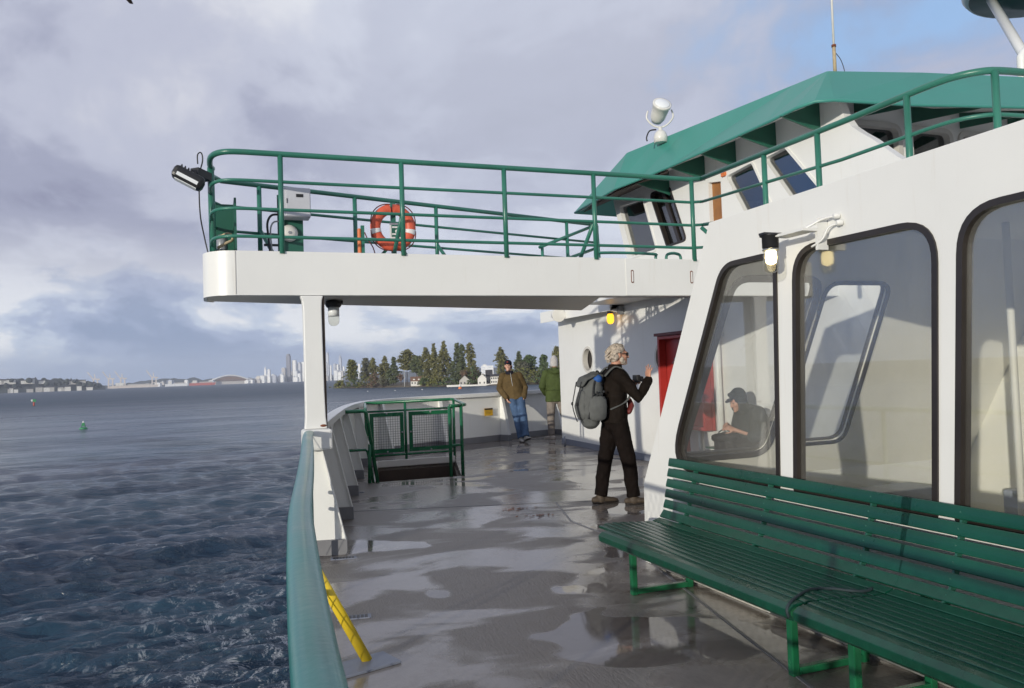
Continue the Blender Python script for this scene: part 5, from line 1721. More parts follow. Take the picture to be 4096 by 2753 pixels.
# --- the man in the green parka, seen from behind
gm = thing('person', 'man in olive green parka and pale knit hat, seen from behind', 'person', (7.10, 16.30, 0), rz=R(-20))
J = dict(head=(0.0, 0.04, 1.70), face=(0.15, 1, -0.05), neck=(0, 0.0, 1.555), chest=(0, 0.0, 1.32), pelvis=(0, 0.0, 0.95), hem=0.83,
         rsh=(0.195, 0.0, 1.465), rel=(0.29, -0.02, 1.17), rwr=(0.21, 0.17, 1.0), rhand=((-0.5, 0.7, -0.4), (-1, 0, 0), 1, 0.5, 0),
         lsh=(-0.195, 0.0, 1.465), lel=(-0.29, -0.02, 1.17), lwr=(-0.21, 0.17, 1.0), lhand=((0.5, 0.7, -0.4), (1, 0, 0), -1, 0.5, 0),
         rhip=(0.10, 0.0, 0.92), rkn=(0.19, 0.03, 0.50), ran=(0.26, 0.0, 0.085), rtoe=(0.3, 1, 0), lhip=(-0.10, 0.0, 0.92), lkn=(-0.12, 0.03, 0.50), lan=(-0.12, -0.02, 0.085), ltoe=(-0.75, 0.7, 0))
q, M = figure(gm, J, dict(skin='skin', trousers='cloth_greytrouser', jacket='cloth_olive', shoe='shoe_pale', sole='shoe_pale', leg=(0.108, 0.086, 0.074), torso=((0.235, 0.17), (0.215, 0.16), (0.23, 0.16), (0.20, 0.13), (0.10, 0.09)), arm=(0.092, 0.082, 0.058)))
kn = MB()
kn.ball(q(0, -0.012, 0.035), (0.092, 0.112, 0.112))
kn.loft([q(0, -0.03, -0.10), q(0, -0.025, 0.0)], [0.088, 0.092], [0.09, 0.10], (1, 0, 0), 16, False)
kn.ball(q(0, -0.03, 0.12), (0.05, 0.055, 0.04))
soft(kn, 'knit_hat', 'cloth_knit', gm, 0.009, 2, 0.5, 0.006, 0.04)
hd = MB()
hd.loft(spline([(-0.13, 0.03, 1.53), (-0.09, -0.09, 1.50), (0.0, -0.125, 1.475), (0.09, -0.09, 1.50), (0.13, 0.03, 1.53)], 4), 0.05, 0.045, (0, 0, 1), 10)
soft(hd, 'hood', 'cloth_olive', gm, 0.010, 2, 0.5, 0.014, 0.05)
bt = MB().loft([V(0.222 * math.cos(a), 0.166 * math.sin(a), 1.09) for a in np.linspace(0, 2 * PI, 25)[:-1]], 0.012, 0.018, (0, 0, 1), 8, False, True)
bt.build('waist_cord', 'cloth_olive', gm, local=True)

# --- the seated man beyond the cabin windows
ws = thing('wall_bench', 'green bench against the deckhouse wall under the seated man', 'bench', (6.3, 8.3, 0))
for k in range(6):
    MB().span((6.05 + k * 0.075, 7.3, 0.42), (6.05 + k * 0.075 + 0.066, 9.0, 0.44)).build('slat', 'bench_paint', ws)
for y in (7.5, 8.8):
    MB().span((6.12, y - 0.02, 0), (6.16, y + 0.02, 0.419)).build('leg', 'bright_green_paint', ws)
    MB().span((6.42, y - 0.02, 0), (6.46, y + 0.02, 0.419)).build('leg', 'bright_green_paint', ws)
sm_ = thing('person', 'seated man in dark hoodie looking down at his hands, seen through glass', 'person', (6.33, 8.27, 0), rz=R(83))
J = dict(head=(0.0, 0.265, 1.045), face=(-0.14, 0.90, -0.36), crown=(0, 0.3, 1), neck=(0, 0.17, 0.955), chest=(0, 0.055, 0.80), pelvis=(0, 0.0, 0.52), hem=0.46,
         rsh=(0.185, 0.10, 0.895), rel=(0.25, 0.16, 0.615), rwr=(0.055, 0.355, 0.735), rhand=((-0.35, 0.75, 0.35), (-0.7, 0.1, -0.4), -1, 0.6, 0.0),
         lsh=(-0.185, 0.10, 0.895), lel=(-0.25, 0.16, 0.615), lwr=(-0.060, 0.35, 0.705), lhand=((0.35, 0.75, 0.30), (0.7, 0.1, -0.4), 1, 0.6, 0.0),
         rhip=(0.095, 0.03, 0.52), rkn=(0.15, 0.45, 0.515), ran=(0.14, 0.42, 0.085), rtoe=(0.1, 1, 0), lhip=(-0.095, 0.03, 0.52), lkn=(-0.15, 0.45, 0.515), lan=(-0.14, 0.44, 0.085), ltoe=(-0.1, 1, 0), sleeve=0.16)
q, M = figure(sm_, J, dict(skin='skin', trousers='cloth_trouser', jacket='cloth_hoodie', shoe='shoe_brown', leg=(0.105, 0.09, 0.08), torso=((0.22, 0.17), (0.215, 0.17), (0.235, 0.17), (0.205, 0.145), (0.11, 0.105)), arm=(0.104, 0.092, 0.085)))
eyes(q, sm_)
hd = MB()
hd.ball(q(0, -0.038, 0.045), (0.106, 0.112, 0.122))
hd.loft([q(0, -0.03, -0.16), q(0, -0.04, -0.07), q(0, -0.045, 0.02)], [0.12, 0.092, 0.092], [0.11, 0.088, 0.092], M @ V(1, 0, 0), 16, False)
for sx in (-1, 1):
    hd.ball(q(0.072 * sx, 0.0, -0.02), (0.026, 0.05, 0.105))
hd.ball(q(0, 0.03, 0.105), (0.080, 0.055, 0.035))
soft(hd, 'hood', 'cloth_hoodie', sm_, 0.009, 3, 0.5, 0.008, 0.08)
cp = MB()
cp.loft([q(0, 0.07, 0.070), q(0, 0.125, 0.062), q(0, 0.150, 0.052)], [0.064, 0.054, 0.034], [0.009, 0.008, 0.006], M @ V(1, 0, 0), 14)
soft(cp, 'cap_peak', 'cloth_navy', sm_, 0.007, 2, 0.5)
bd = MB()
for sx in (-1, 0, 1):
    bd.ball(q(0.034 * sx, 0.060 - 0.028 * abs(sx), -0.088 + 0.014 * abs(sx)), (0.026, 0.028, 0.024))
soft(bd, 'beard', 'hair_brown', sm_, 0.007, 1, 0.5)
bg_ = MB().loft([(0.0, 0.30, 0.60), (0.08, 0.40, 0.62), (0.12, 0.52, 0.60)], [0.09, 0.11, 0.08], [0.045, 0.06, 0.05], (1, 0, 0), 12)
bag = thing('dark_bag', 'dark soft bag lying on the lap of the seated man', 'bag', (6.33, 8.27, 0), rz=R(83))
soft(bg_, 'bag_body', 'cloth_trouser', bag, 0.011, 3, 0.5, 0.02, 0.07)
MB().loft(spline([(0.02, 0.36, 0.66), (0.06, 0.42, 0.71), (0.12, 0.47, 0.67)], 4), 0.008, 0.008, (0, 1, 0), 6).build('bag_strap', 'black_metal', bag, local=True)

# ------------------------------------------------------------------ far shore, island, city
SEA = -8.5


def polar(az, d, z=0.0):
    return V(d * math.sin(R(az)), d * math.cos(R(az)), z)


def foliage(mb, rnd, c, size, n):
    """loose clump of leaf-spray faces round c"""
    for _ in range(n):
        p = c + V(rnd.gauss(0, 0.5) * size[0], rnd.gauss(0, 0.5) * size[1], rnd.gauss(0, 0.5) * size[2])
        s_ = rnd.uniform(0.45, 1.0)
        a = V(rnd.gauss(0, 1), rnd.gauss(0, 1), rnd.gauss(0, 0.6)).normalized() * s_
        b_ = V(rnd.gauss(0, 1), rnd.gauss(0, 1), rnd.gauss(0, 1)).normalized() * s_ * 0.8
        mb.add([p - a, p + b_ * 0.7, p + a, p - b_], [(0, 1, 2, 3)])


def conifer(name, label, az, d, top, width, seed, kind='fir', mat='fir_dark', base=1.0, group='tall conifers on the island', cat='tree'):
    rnd = random.Random(seed)
    b0 = polar(az, d, SEA + base)
    h = top - base
    t_ = thing(name, label, cat, b0, group)
    lean = V(rnd.uniform(-0.05, 0.05), rnd.uniform(-0.05, 0.05), 0)
    tk = MB()
    tk.tube([b0, b0 + V(0, 0, h * 0.5) + lean * h * 0.4, b0 + V(0, 0, h * 0.97) + lean * h], [0.45, 0.28, 0.06], 6)
    cr = MB()
    nb = int(130 + h * 4.2)
    for k in range(nb):
        t = rnd.random()
        z0 = {'fir': 0.10, 'pine': 0.42, 'round': 0.18}[kind]
        zt = z0 + (1 - z0) * t
        if kind == 'fir':
            L = width * 0.98 * (1 - t) ** 0.60 * rnd.uniform(0.35, 1.12) * (0.75 + 0.35 * math.sin(9 * zt + seed)) + 0.5
        elif kind == 'pine':
            L = width * 0.70 * math.sin(PI * min(1, 0.18 + 0.82 * t)) ** 0.6 * rnd.uniform(0.35, 1.15) + 0.3
        else:
            L = width * 0.68 * math.sin(PI * (0.12 + 0.83 * t)) ** 0.55 * rnd.uniform(0.4, 1.05)
        a = rnd.uniform(0, 2 * PI)
        p0 = b0 + V(0, 0, zt * h) + lean * h * zt
        dr = V(math.cos(a), math.sin(a), {'fir': -0.28, 'pine': 0.12, 'round': 0.25}[kind])
        p1 = p0 + dr * L
        if k % 3 == 0:
            tk.tube([p0, p1], [0.10, 0.03], 4)
        for q_ in range(int(3 + L * 2.0)):
            u = 0.18 + 0.82 * math.sqrt(rnd.random())
            foliage(cr, rnd, p0.lerp(p1, u), (0.9, 0.9, 0.6), 2)
    cr.build('crown', mat, t_, recalc=False)
    tk.build('trunk', 'bark', t_, recalc=False)
    return t_


# island land
isl = [(7.95, 905, 0.1), (8.2, 862, 0.5), (9.5, 828, 0.8), (11, 795, 0.9), (12.6, 757, 0.7), (14, 722, 0.7), (15.5, 692, 0.8), (17, 676, 0.9), (18.6, 666, 0.9), (20.5, 652, 0.9), (22.5, 640, 0.9), (25, 626, 0.9), (28, 610, 0.9), (31, 600, 0.9)]
mb = MB()
rows = []
for f, dz_ in ((0, -0.6), (4, 0.9), (14, 1.5), (45, 3.0), (110, 4.0), (190, 3.0), (260, -0.6)):
    rows.append([polar(a, d + f * (0.35 + 0.65 * min(1, (a - 7.9) / 5)), SEA + dz_ * (0.4 + 0.6 * min(1, (a - 7.9) / 2.0))) for a, d, _ in isl])
vs = [p for r_ in rows for p in r_]
k = len(isl)
fs = [(i * k + j, i * k + j + 1, (i + 1) * k + j + 1, (i + 1) * k + j) for i in range(len(rows) - 1) for j in range(k - 1)]
mb.add(vs, fs, True)
struct(mb.build('island', 'shore'))
lw = MB()
lw.add([polar(11.7, 785, SEA + 0.9), polar(14.2, 724, SEA + 0.9), polar(14.4, 755, SEA + 2.9), polar(12.2, 815, SEA + 2.9)], [(0, 1, 2, 3)])
struct(lw.build('lawn', 'lawn'))

TREES = [(9.17, 835, 29.2, 10.1, 'round', 'leaf_olive', 'olive tree leaning out at the tip of the island, left end of the row'),
         (10.06, 815, 29.5, 8.8, 'round', 'leaf_greygreen', 'second tree from the island tip, greyish and loose'),
         (10.66, 802, 30.0, 7.6, 'fir', 'fir_mid', 'narrow pointed tree, third from the island tip'),
         (11.34, 787, 31.4, 11.7, 'fir', 'fir_mid', 'broad dark conifer, fourth from the island tip'),
         (11.98, 774, 29.2, 10.4, 'fir', 'fir_dark', 'bushy conifer, fifth from the island tip, left of the pale flagpole'),
         (12.94, 753, 35.3, 13.2, 'pine', 'fir_mid', 'flat topped pine behind the pale flagpole'),
         (13.64, 738, 28.6, 8.9, 'pine', 'fir_dark', 'thin dark pine behind the white cottage with the brown roof'),
         (13.95, 731, 28.3, 4.4, 'fir', 'fir_dark', 'slim dark conifer just right of the white cottage roof'),
         (14.46, 720, 36.0, 10.7, 'fir', 'fir_mid', 'tall conifer at the left of the middle clump'),
         (14.96, 710, 38.8, 6.0, 'fir', 'fir_mid', 'spindly topped conifer inside the middle clump'),
         (15.51, 699, 40.2, 14.1, 'fir', 'fir_mid', 'broadest and tallest conifer of the middle clump'),
         (16.46, 692, 38.0, 9.3, 'fir', 'fir_dark', 'tall narrow conifer behind the gabled cottage, left of a pair'),
         (16.92, 688, 36.7, 8.3, 'fir', 'fir_dark', 'thin see-through conifer, right of a pair behind the gabled cottage'),
         (17.65, 683, 37.6, 11.9, 'fir', 'fir_mid', 'tall conifer with long side branches over the white houses'),
         (19.72, 666, 32.0, 10.5, 'fir', 'fir_mid', 'spreading conifer just left of the dark cap of the leaning man'),
         (20.91, 657, 27.7, 6.2, 'fir', 'fir_dark', 'small pointed conifer between the two men at the bulwark'),
         (21.7, 658, 23.8, 11.4, 'round', 'leaf_green', 'round dense green tree between the two men at the bulwark'),
         (21.25, 648, 18.0, 9.8, 'round', 'leaf_greygreen', 'low greyish round tree in front of the dense green one'),
         (22.71, 647, 24.6, 11.3, 'fir', 'leaf_green', 'bushy conifer left of the knit hat of the man in the parka'),
         (23.61, 644, 30.2, 9.5, 'fir', 'fir_mid', 'tall conifer behind the knit hat of the man in the parka'),
         (24.1, 643, 30.0, 5.2, 'fir', 'fir_mid', 'narrow conifer cut off by the white deckhouse wall')]
for i, (az, d, tp_, wd, kd, mt, lab) in enumerate(TREES):
    conifer('island_tree', lab, az, d + 12, tp_, wd, 100 + i, kd, mt, 2.0)
for i, (az, d, tp_, wd, lab) in enumerate([(17.0, 686, 13.0, 8.5, 'bare reddish tree beside the gabled cottage roof'), (17.78, 680, 16.0, 9.0, 'bare greyish tree behind the two white gables'), (12.52, 762, 12.5, 6.5, 'brown bare bush tree by the flagpole')]):
    rnd = random.Random(300 + i)
    b0 = polar(az, d, SEA + 1.5)
    t_ = thing('bare_tree', lab, 'tree', b0, 'bare trees among the island houses')
    tk, cr = MB(), MB()
    tk.tube([b0, b0 + V(0, 0, tp_ * 0.4)], [0.3, 0.2], 6)
    for k in range(60):
        a = rnd.uniform(0, 2 * PI)
        p0 = b0 + V(0, 0, tp_ * rnd.uniform(0.25, 0.5))
        p1 = p0 + V(math.cos(a) * wd * 0.5 * rnd.random(), math.sin(a) * wd * 0.5 * rnd.random(), tp_ * rnd.uniform(0.15, 0.55))
        cr.tube([p0, p1], [0.09, 0.03], 4)
        for q_ in range(6):
            foliage(cr, rnd, p0.lerp(p1, rnd.uniform(0.4, 1)), (0.8, 0.8, 0.6), 1)
    cr.build('crown', 'twig_brown', t_, recalc=False)
    tk.build('trunk', 'bark', t_, recalc=False)
SH = [(8.25, 850, 4.5, 7, 'leaf_olive', 'low olive shrub at the very tip of the island'), (8.8, 842, 8.0, 11, 'leaf_olive', 'tall olive shrub under the first island tree'), (9.5, 828, 9.0, 12, 'leaf_green', 'green shrub mound right of the first island tree'),
      (10.15, 815, 8.0, 11, 'leaf_olive', 'yellowish shrub left of the brown thicket'), (10.7, 802, 8.5, 9, 'twig_brown', 'brown thicket at the shore below the narrow tree'), (11.3, 790, 6.5, 9, 'leaf_greygreen', 'dull shrub at the left end of the lawn'),
      (14.2, 722, 4.5, 7, 'leaf_green', 'small dark bush right of the white cottage'), (14.9, 706, 3.6, 10, 'leaf_olive', 'low hedge at the shore under the middle clump'), (15.9, 690, 4.0, 11, 'leaf_green', 'low bush row left of the gabled cottage'),
      (17.72, 676, 9.5, 6, 'leaf_green', 'upright green bush between the two white gables'), (20.5, 652, 7.5, 8, 'leaf_olive', 'olive shrub right of the shoulder of the leaning man'), (21.3, 646, 8.5, 9, 'leaf_olive', 'sunlit yellow-green shrub bank between the two men'),
      (22.1, 642, 8.0, 10, 'leaf_olive', 'sunlit shrub left of the elbow of the man in the parka'), (22.9, 640, 9.5, 10, 'leaf_green', 'shrub behind the shoulder of the man in the parka')]
for i, (az, d, hh, wd, mt, lab) in enumerate(SH):
    rnd = random.Random(500 + i)
    b0 = polar(az, d, SEA + 0.7)
    hh, wd = hh * 1.6, wd * 1.3
    t_ = thing('island_shrub', lab, 'shrub', b0, 'shrubs along the island shore')
    cr, tk = MB(), MB()
    for k in range(60):
        p = b0 + V(rnd.gauss(0, 0.36) * wd, rnd.gauss(0, 0.2) * wd, 0)
        zz = hh * rnd.uniform(0.1, 1.1) * (1 - min(0.75, ((p - b0).length / wd) ** 2 * 1.4))
        foliage(cr, rnd, p + V(0, 0, zz), (1.3, 1.3, 0.8), 9)
        tk.tube([b0 + (p - b0) * 0.5, p + V(0, 0, zz)], 0.06, 4)
    cr.build('crown', mt, t_, recalc=False)
    tk.build('stem', 'bark', t_, recalc=False)


def house(label, az, d, w_, dep, h, roof_h, base, wall='house_white', roof='roof_dark', gable_front=False, nwin=3, floors=1, dormers=0):
    b0 = polar(az, d, SEA + base)
    t_ = thing('shore_house', label, 'house', b0, 'white houses on the island shore')
    r = V(math.cos(R(az)), -math.sin(R(az)), 0)
    f = V(math.sin(R(az)), math.cos(R(az)), 0)
    q = lambda x, y, z: b0 + r * x + f * y + V(0, 0, z)
    wl = MB()
    hw = w_ / 2
    if gable_front:
        wl.prism([q(-hw, 0, -1.5), q(hw, 0, -1.5), q(hw, 0, h), q(0, 0, h + roof_h), q(-hw, 0, h)], f * dep)
        rf = MB()
        for sx in (-1, 1):
            rf.prism([q(sx * (hw + 0.4), -0.4, h - 0.35), q(0, -0.4, h + roof_h + 0.05), q(0, -0.4, h + roof_h + 0.3), q(sx * (hw + 0.4), -0.4, h - 0.1)], f * (dep + 0.8))
    else:
        wl.prism([q(-hw, 0, -1.5), q(-hw, dep, -1.5), q(-hw, dep, h), q(-hw, dep / 2, h + roof_h), q(-hw, 0, h)], r * w_)
        rf = MB()
        rf.prism([q(-hw - 0.4, -0.5, h - 0.2), q(-hw - 0.4, dep / 2, h + roof_h + 0.05), q(-hw - 0.4, dep / 2, h + roof_h + 0.3), q(-hw - 0.4, -0.5, h + 0.05)], r * (w_ + 0.8))
        rf.prism([q(-hw - 0.4, dep + 0.5, h - 0.2), q(-hw - 0.4, dep / 2, h + roof_h + 0.05), q(-hw - 0.4, dep / 2, h + roof_h + 0.3), q(-hw - 0.4, dep + 0.5, h + 0.05)], r * (w_ + 0.8))
    wl.build('wall', wall, t_)
    rf.build('roof', roof, t_)
    for fl in range(floors):
        for k_ in range(nwin):
            x = -hw + w_ * (k_ + 0.5) / nwin
            z = 0.7 + fl * (h / floors)
            MB().prism([q(x - 0.5, -0.08, z), q(x + 0.5, -0.08, z), q(x + 0.5, -0.08, z + 1.4), q(x - 0.5, -0.08, z + 1.4)], f * 0.06).build('window', 'window_dark', t_)
    for k_ in range(dormers):
        x = -hw + w_ * (k_ + 0.7) / (dormers + 0.4)
        dm = MB().prism([q(x - 0.9, 0.5, h), q(x + 0.9, 0.5, h), q(x + 0.9, 0.5, h + 1.6), q(x, 0.5, h + 2.2), q(x - 0.9, 0.5, h + 1.6)], f * (dep / 2))
        dm.build('dormer', 'house_white', t_)


house('low white cottage with brown roof and dormers behind the lawn', 13.62, 735, 10.5, 8, 3.2, 3.8, 2.4, roof='roof_brown', nwin=4, dormers=2)
house('grey-white gabled cottage, leftmost of the row of gables at the water', 17.05, 676, 9.0, 9, 3.6, 4.2, 1.4, wall='house_grey', gable_front=True, nwin=3)
house('bright white gabled house right of the green bush', 18.30, 671, 7.2, 9, 5.2, 3.6, 1.2, gable_front=True, nwin=2)
house('house with dark steep roof behind the white ones', 18.82, 684, 5.5, 8, 6.0, 5.0, 2.0, wall='house_grey', nwin=2)
house('white two storey house left of the shoulder of the leaning man', 19.30, 668, 9.0, 8, 6.0, 1.6, 1.6, nwin=5, floors=2)
dock = thing('sea_wall', 'long pale low sea wall along the shore in front of the white houses', 'wall', polar(17.3, 668, SEA))
r_ = V(math.cos(R(17.3)), -math.sin(R(17.3)), 0)
f_ = V(math.sin(R(17.3)), math.cos(R(17.3)), 0)
for a, b_, hz_ in ((-18, -4, 1.6), (-3.9, 8, 1.3), (8.1, 24, 1.5)):
    p = polar(17.3, 668, SEA - 0.5)
    MB().prism([p + r_ * a, p + r_ * b_, p + r_ * b_ + V(0, 0, hz_ + 0.5), p + r_ * a + V(0, 0, hz_ + 0.5)], f_ * 1.2).build('wall_panel', 'house_white', dock)
fp_ = thing('flagpole', 'slim pale flagpole on the island lawn', 'pole', polar(12.77, 752, SEA + 1))
b0 = polar(12.77, 752, SEA + 0.6)
MB().tube([b0, b0 + V(0, 0, 15.5)], [0.30, 0.16], 8).build('pole', 'reflective', fp_)
MB().ball(b0 + V(0, 0, 15.7), 0.3).build('ball_top', 'yellow_paint', fp_)


def buoy(name, label, pos, scale, kind):
    t_ = thing(name, label, 'buoy', pos)
    s_ = scale
    if kind == 'green':
        MB().lathe([(0.1, -0.5), (0.85, -0.3), (0.95, 0.15), (0.75, 0.4), (0.2, 0.45)], pos, n=20).build('float', 'buoy_green', t_)
        tw = MB()
        for k in range(4):
            a = PI / 4 + k * PI / 2
            tw.tube([pos + V(0.6 * math.cos(a), 0.6 * math.sin(a), 0.35), pos + V(0.22 * math.cos(a), 0.22 * math.sin(a), 1.5)], 0.06, 6)
        tw.build('tower', 'buoy_green', t_)
        MB().box(pos + V(0, 0, 1.15), (0.62, 0.62, 0.75)).build('daymark', 'buoy_green', t_)
        MB().lathe([(0.16, 1.5), (0.2, 1.6), (0.12, 1.95), (0.03, 2.0)], pos, n=12).build('lantern', 'reflective', t_)
    elif kind == 'post':
        MB().tube([pos + V(0, 0, -1), pos + V(0, 0, 2.4)], 0.45, 10).build('pile', 'ship_red', t_)
        MB().box(pos + V(0.3, 0, 3.2), (1.8, 0.2, 1.7), Euler((0, 0.3, 0))).build('daymark', 'buoy_green', t_)
        MB().box(pos + V(-1.0, 0, 3.3), (0.9, 0.2, 1.3), Euler((0, -0.2, 0))).build('daymark', 'reflective', t_)
    elif kind == 'orange':
        MB().ball(pos + V(0, 0, 0.4), (1.3, 1.3, 1.3)).build('float', 'orange_paint', t_)
        MB().lathe([(0.7, 1.5), (0.9, 1.7), (0.9, 3.0), (0.2, 3.3)], pos, n=14).build('top', 'reflective', t_)
    else:
        MB().ball(pos + V(0, 0, 0.1), (0.45, 0.45, 0.40)).build('float', 'reflective', t_)
        MB().lathe([(0.08, 0.4), (0.12, 0.45), (0.12, 0.6), (0.02, 0.65)], pos, n=8).build('eye', 'grey_metal', t_)


buoy('channel_buoy', 'small green channel buoy on the open water', V(-30.0, 217.8, SEA), 1, 'green')
buoy('channel_marker', 'far post marker with green and pale boards at the left edge', V(-104.1, 561.2, SEA), 1, 'post')
buoy('mooring_buoy', 'orange and white mooring buoy before the gabled cottage', polar(16.71, 560, SEA), 1, 'orange')
buoy('mooring_float', 'little white float, leftmost of three off the island', polar(10.18, 595, SEA), 1, 'w')
buoy('mooring_float', 'little white float, middle of three off the island', polar(12.09, 583, SEA), 1, 'w')
buoy('mooring_float', 'little white float, rightmost of three off the island', polar(14.01, 577, SEA), 1, 'w')


# low far land: dark headland on the left, city shore to the right
def land(name, prof_, mat, depth):
    mb = MB()
    k = len(prof_)
    vs = [polar(a, d, SEA - 0.5) for a, d, z in prof_] + [polar(a, d + depth * 0.3, SEA + z) for a, d, z in prof_] + [polar(a, d + depth, SEA + z * 0.9) for a, d, z in prof_] + [polar(a, d + depth * 1.4, SEA - 0.5) for a, d, z in prof_]
    fs = [(i * k + j, i * k + j + 1, (i + 1) * k + j + 1, (i + 1) * k + j) for i in range(3) for j in range(k - 1)]
    mb.add(vs, fs, True)
    return struct(mb.build(name, mat))


rng = np.random.default_rng(9)
hl = []
for a in np.arange(-24, -6.4, 0.16):
    base_h = float(np.interp(a, [-24, -13, -10.5, -8.5, -7.4, -6.6, -6.45], [55, 52, 50, 42, 34, 14, 2]))
    hl.append((float(a), 3500.0, base_h * (1 + 0.10 * rng.normal())))
land('headland', hl, 'headland', 500)
cs_ = []
for a in np.arange(-9, 24, 0.25):
    base_h = float(np.interp(a, [-9, -6, -4, -2, 0, 2.0, 3.5, 5.5, 8, 16, 24], [15, 22, 48, 55, 42, 30, 38, 40, 36, 60, 40]))
    cs_.append((float(a), 6100.0, base_h * (1 + 0.12 * rng.normal())))
land('far_shore', cs_, 'headland', 900)
rnd = random.Random(77)
# trees and houses on the headland
for i in range(26):
    a = rnd.uniform(-12.6, -6.9)
    low = rnd.random() < 0.6
    d = 3480 if low else 3560
    z = 4 if low else float(np.interp(a, [-24, -13, -10.5, -8.5, -7.4, -6.6], [40, 38, 36, 30, 20, 8]))
    p = polar(a, d, SEA + z)
    t_ = thing('headland_house', 'tiny pale house on the dark headland at the left edge', 'house', p, 'houses on the dark headland')
    w_ = rnd.uniform(12, 30)
    h_ = rnd.uniform(7, 14)
    wl = MB().box(p + V(0, 0, h_ / 2 - 2), (w_, 14, h_ + 4), Euler((0, 0, -R(a))))
    wl.build('wall', rnd.choice(['house_white', 'house_grey', 'house_white']), t_)
    M = Euler((0, 0, -R(a))).to_matrix()
    MB().prism([p + M @ V(-w_ / 2 - 1, -8, h_), p + M @ V(-w_ / 2 - 1, 8, h_), p + M @ V(-w_ / 2 - 1, 0, h_ + 4)], M @ V(w_ + 2, 0, 0)).build('roof', 'roof_dark', t_)
hw_ = MB()
for i in range(260):
    a = rnd.uniform(-23.5, -6.8)
    z = float(np.interp(a, [-24, -13, -10.5, -8.5, -7.4, -6.6], [52, 50, 48, 40, 30, 12]))
    foliage(hw_, rnd, polar(a, 3500 + rnd.uniform(40, 160), SEA + z * rnd.uniform(0.35, 1.05)), (14, 6, 5), 1)
    b0 = polar(a, 3500 + rnd.uniform(40, 160), SEA + z * rnd.uniform(0.5, 1.02))
    s_ = rnd.uniform(6, 12)
    hw_.ball(b0, (s_, s_, s_ * 0.9), n=7, m=5)
o = tag(hw_.build('headland_wood', 'headland', recalc=False), 'far dark wood covering the headland at the left edge', 'wood')
o['kind'] = 'stuff'


def block(name, label, az, w_, h, mat, d=6000, group=None, crown=None, cat='building', base=3):
    p = polar(az, d, SEA)
    t_ = thing(name, label, cat, p, group)
    rot = Euler((0, 0, -R(az) - 0.75))
    MB().box(p + V(0, 0, h / 2 + base / 2), (w_, w_ * 0.42, h + base), rot).build('shaft', mat, t_)
    if crown == 'step':
        MB().box(p + V(0, 0, h + base + h * 0.04), (w_ * 0.6, w_ * 0.5, h * 0.08), rot).build('upper_storeys', mat, t_)
    if crown == 'spire':
        MB().box(p + V(0, 0, h + base + h * 0.05), (w_ * 0.55, w_ * 0.45, h * 0.10), rot).build('upper_storeys', mat, t_)
        MB().lathe([(2.6, h + base + h * .1), (0.4, h + base + h * 0.25)], p, n=6).build('spire', mat, t_)
    if crown is None:
        MB().box(p + V(0, 0, h + base + 2), (w_ * 0.4, w_ * 0.3, 4), rot).build('plant_room', 'tower_grey', t_)


CITY = [(4.83, 34, 186, 'tower_dark', 'step', 'tallest dark tower of the far skyline'), (5.22, 36, 152, 'tower_white', None, 'pale glassy tower just right of the tallest dark one'), (4.50, 30, 100, 'tower_tan', None, 'tan tower left of the tallest dark one'),
        (4.42, 20, 66, 'tower_grey', None, 'short grey tower at the foot of the dark one'), (3.28, 15, 96, 'tower_white', 'spire', 'slim white tower standing alone left of the skyline'), (3.52, 24, 92, 'tower_white', None, 'squarer white tower right of the slim white one'),
        (5.55, 30, 128, 'tower_grey', 'step', 'grey tower left of the white post'), (5.80, 28, 138, 'tower_white', None, 'pale tower partly behind the white post'), (6.2, 34, 120, 'tower_tan', None, 'tower hidden behind the white post'),
        (7.32, 28, 132, 'tower_white', None, 'pale tower right of the white post'), (7.47, 22, 188, 'tower_grey', 'step', 'tall slender grey tower right of the white post'), (7.66, 18, 108, 'tower_white', None, 'slim white tower right of the tall slender grey one'),
        (7.95, 24, 118, 'tower_grey', None, 'grey tower in the middle of the right hand group'), (8.12, 26, 112, 'tower_white', None, 'white tower left of the spired one'), (8.34, 24, 158, 'tower_grey', 'spire', 'spired grey tower nearest the island'),
        (8.55, 22, 96, 'tower_white', None, 'white tower right of the spired one'), (8.9, 26, 84, 'tower_white', None, 'white tower glimpsed over the island tip'), (9.65, 22, 112, 'tower_white', None, 'pale tower showing between the first two island trees')]
for az, w_, h, mt, crn, lab in CITY:
    block('skyline_tower', lab, az, w_, h, mt, 6000, 'towers of the far city skyline', crn)
for i in range(70):
    az = rnd.choice([rnd.uniform(1.6, 6.1), rnd.uniform(2.8, 6.0), rnd.uniform(7.1, 9.6), rnd.uniform(-4.5, 3)])
    hh = rnd.uniform(18, 40) if az < 2.8 else rnd.uniform(30, 78) * (0.75 if az < 4 else 1)
    block('city_block', 'small pale block in the low far city skyline', az, rnd.uniform(20, 48), hh, rnd.choice(['tower_white', 'tower_white', 'tower_tan', 'tower_grey', 'tower_white']), 5900 + rnd.uniform(0, 260), 'low blocks of the far city skyline')
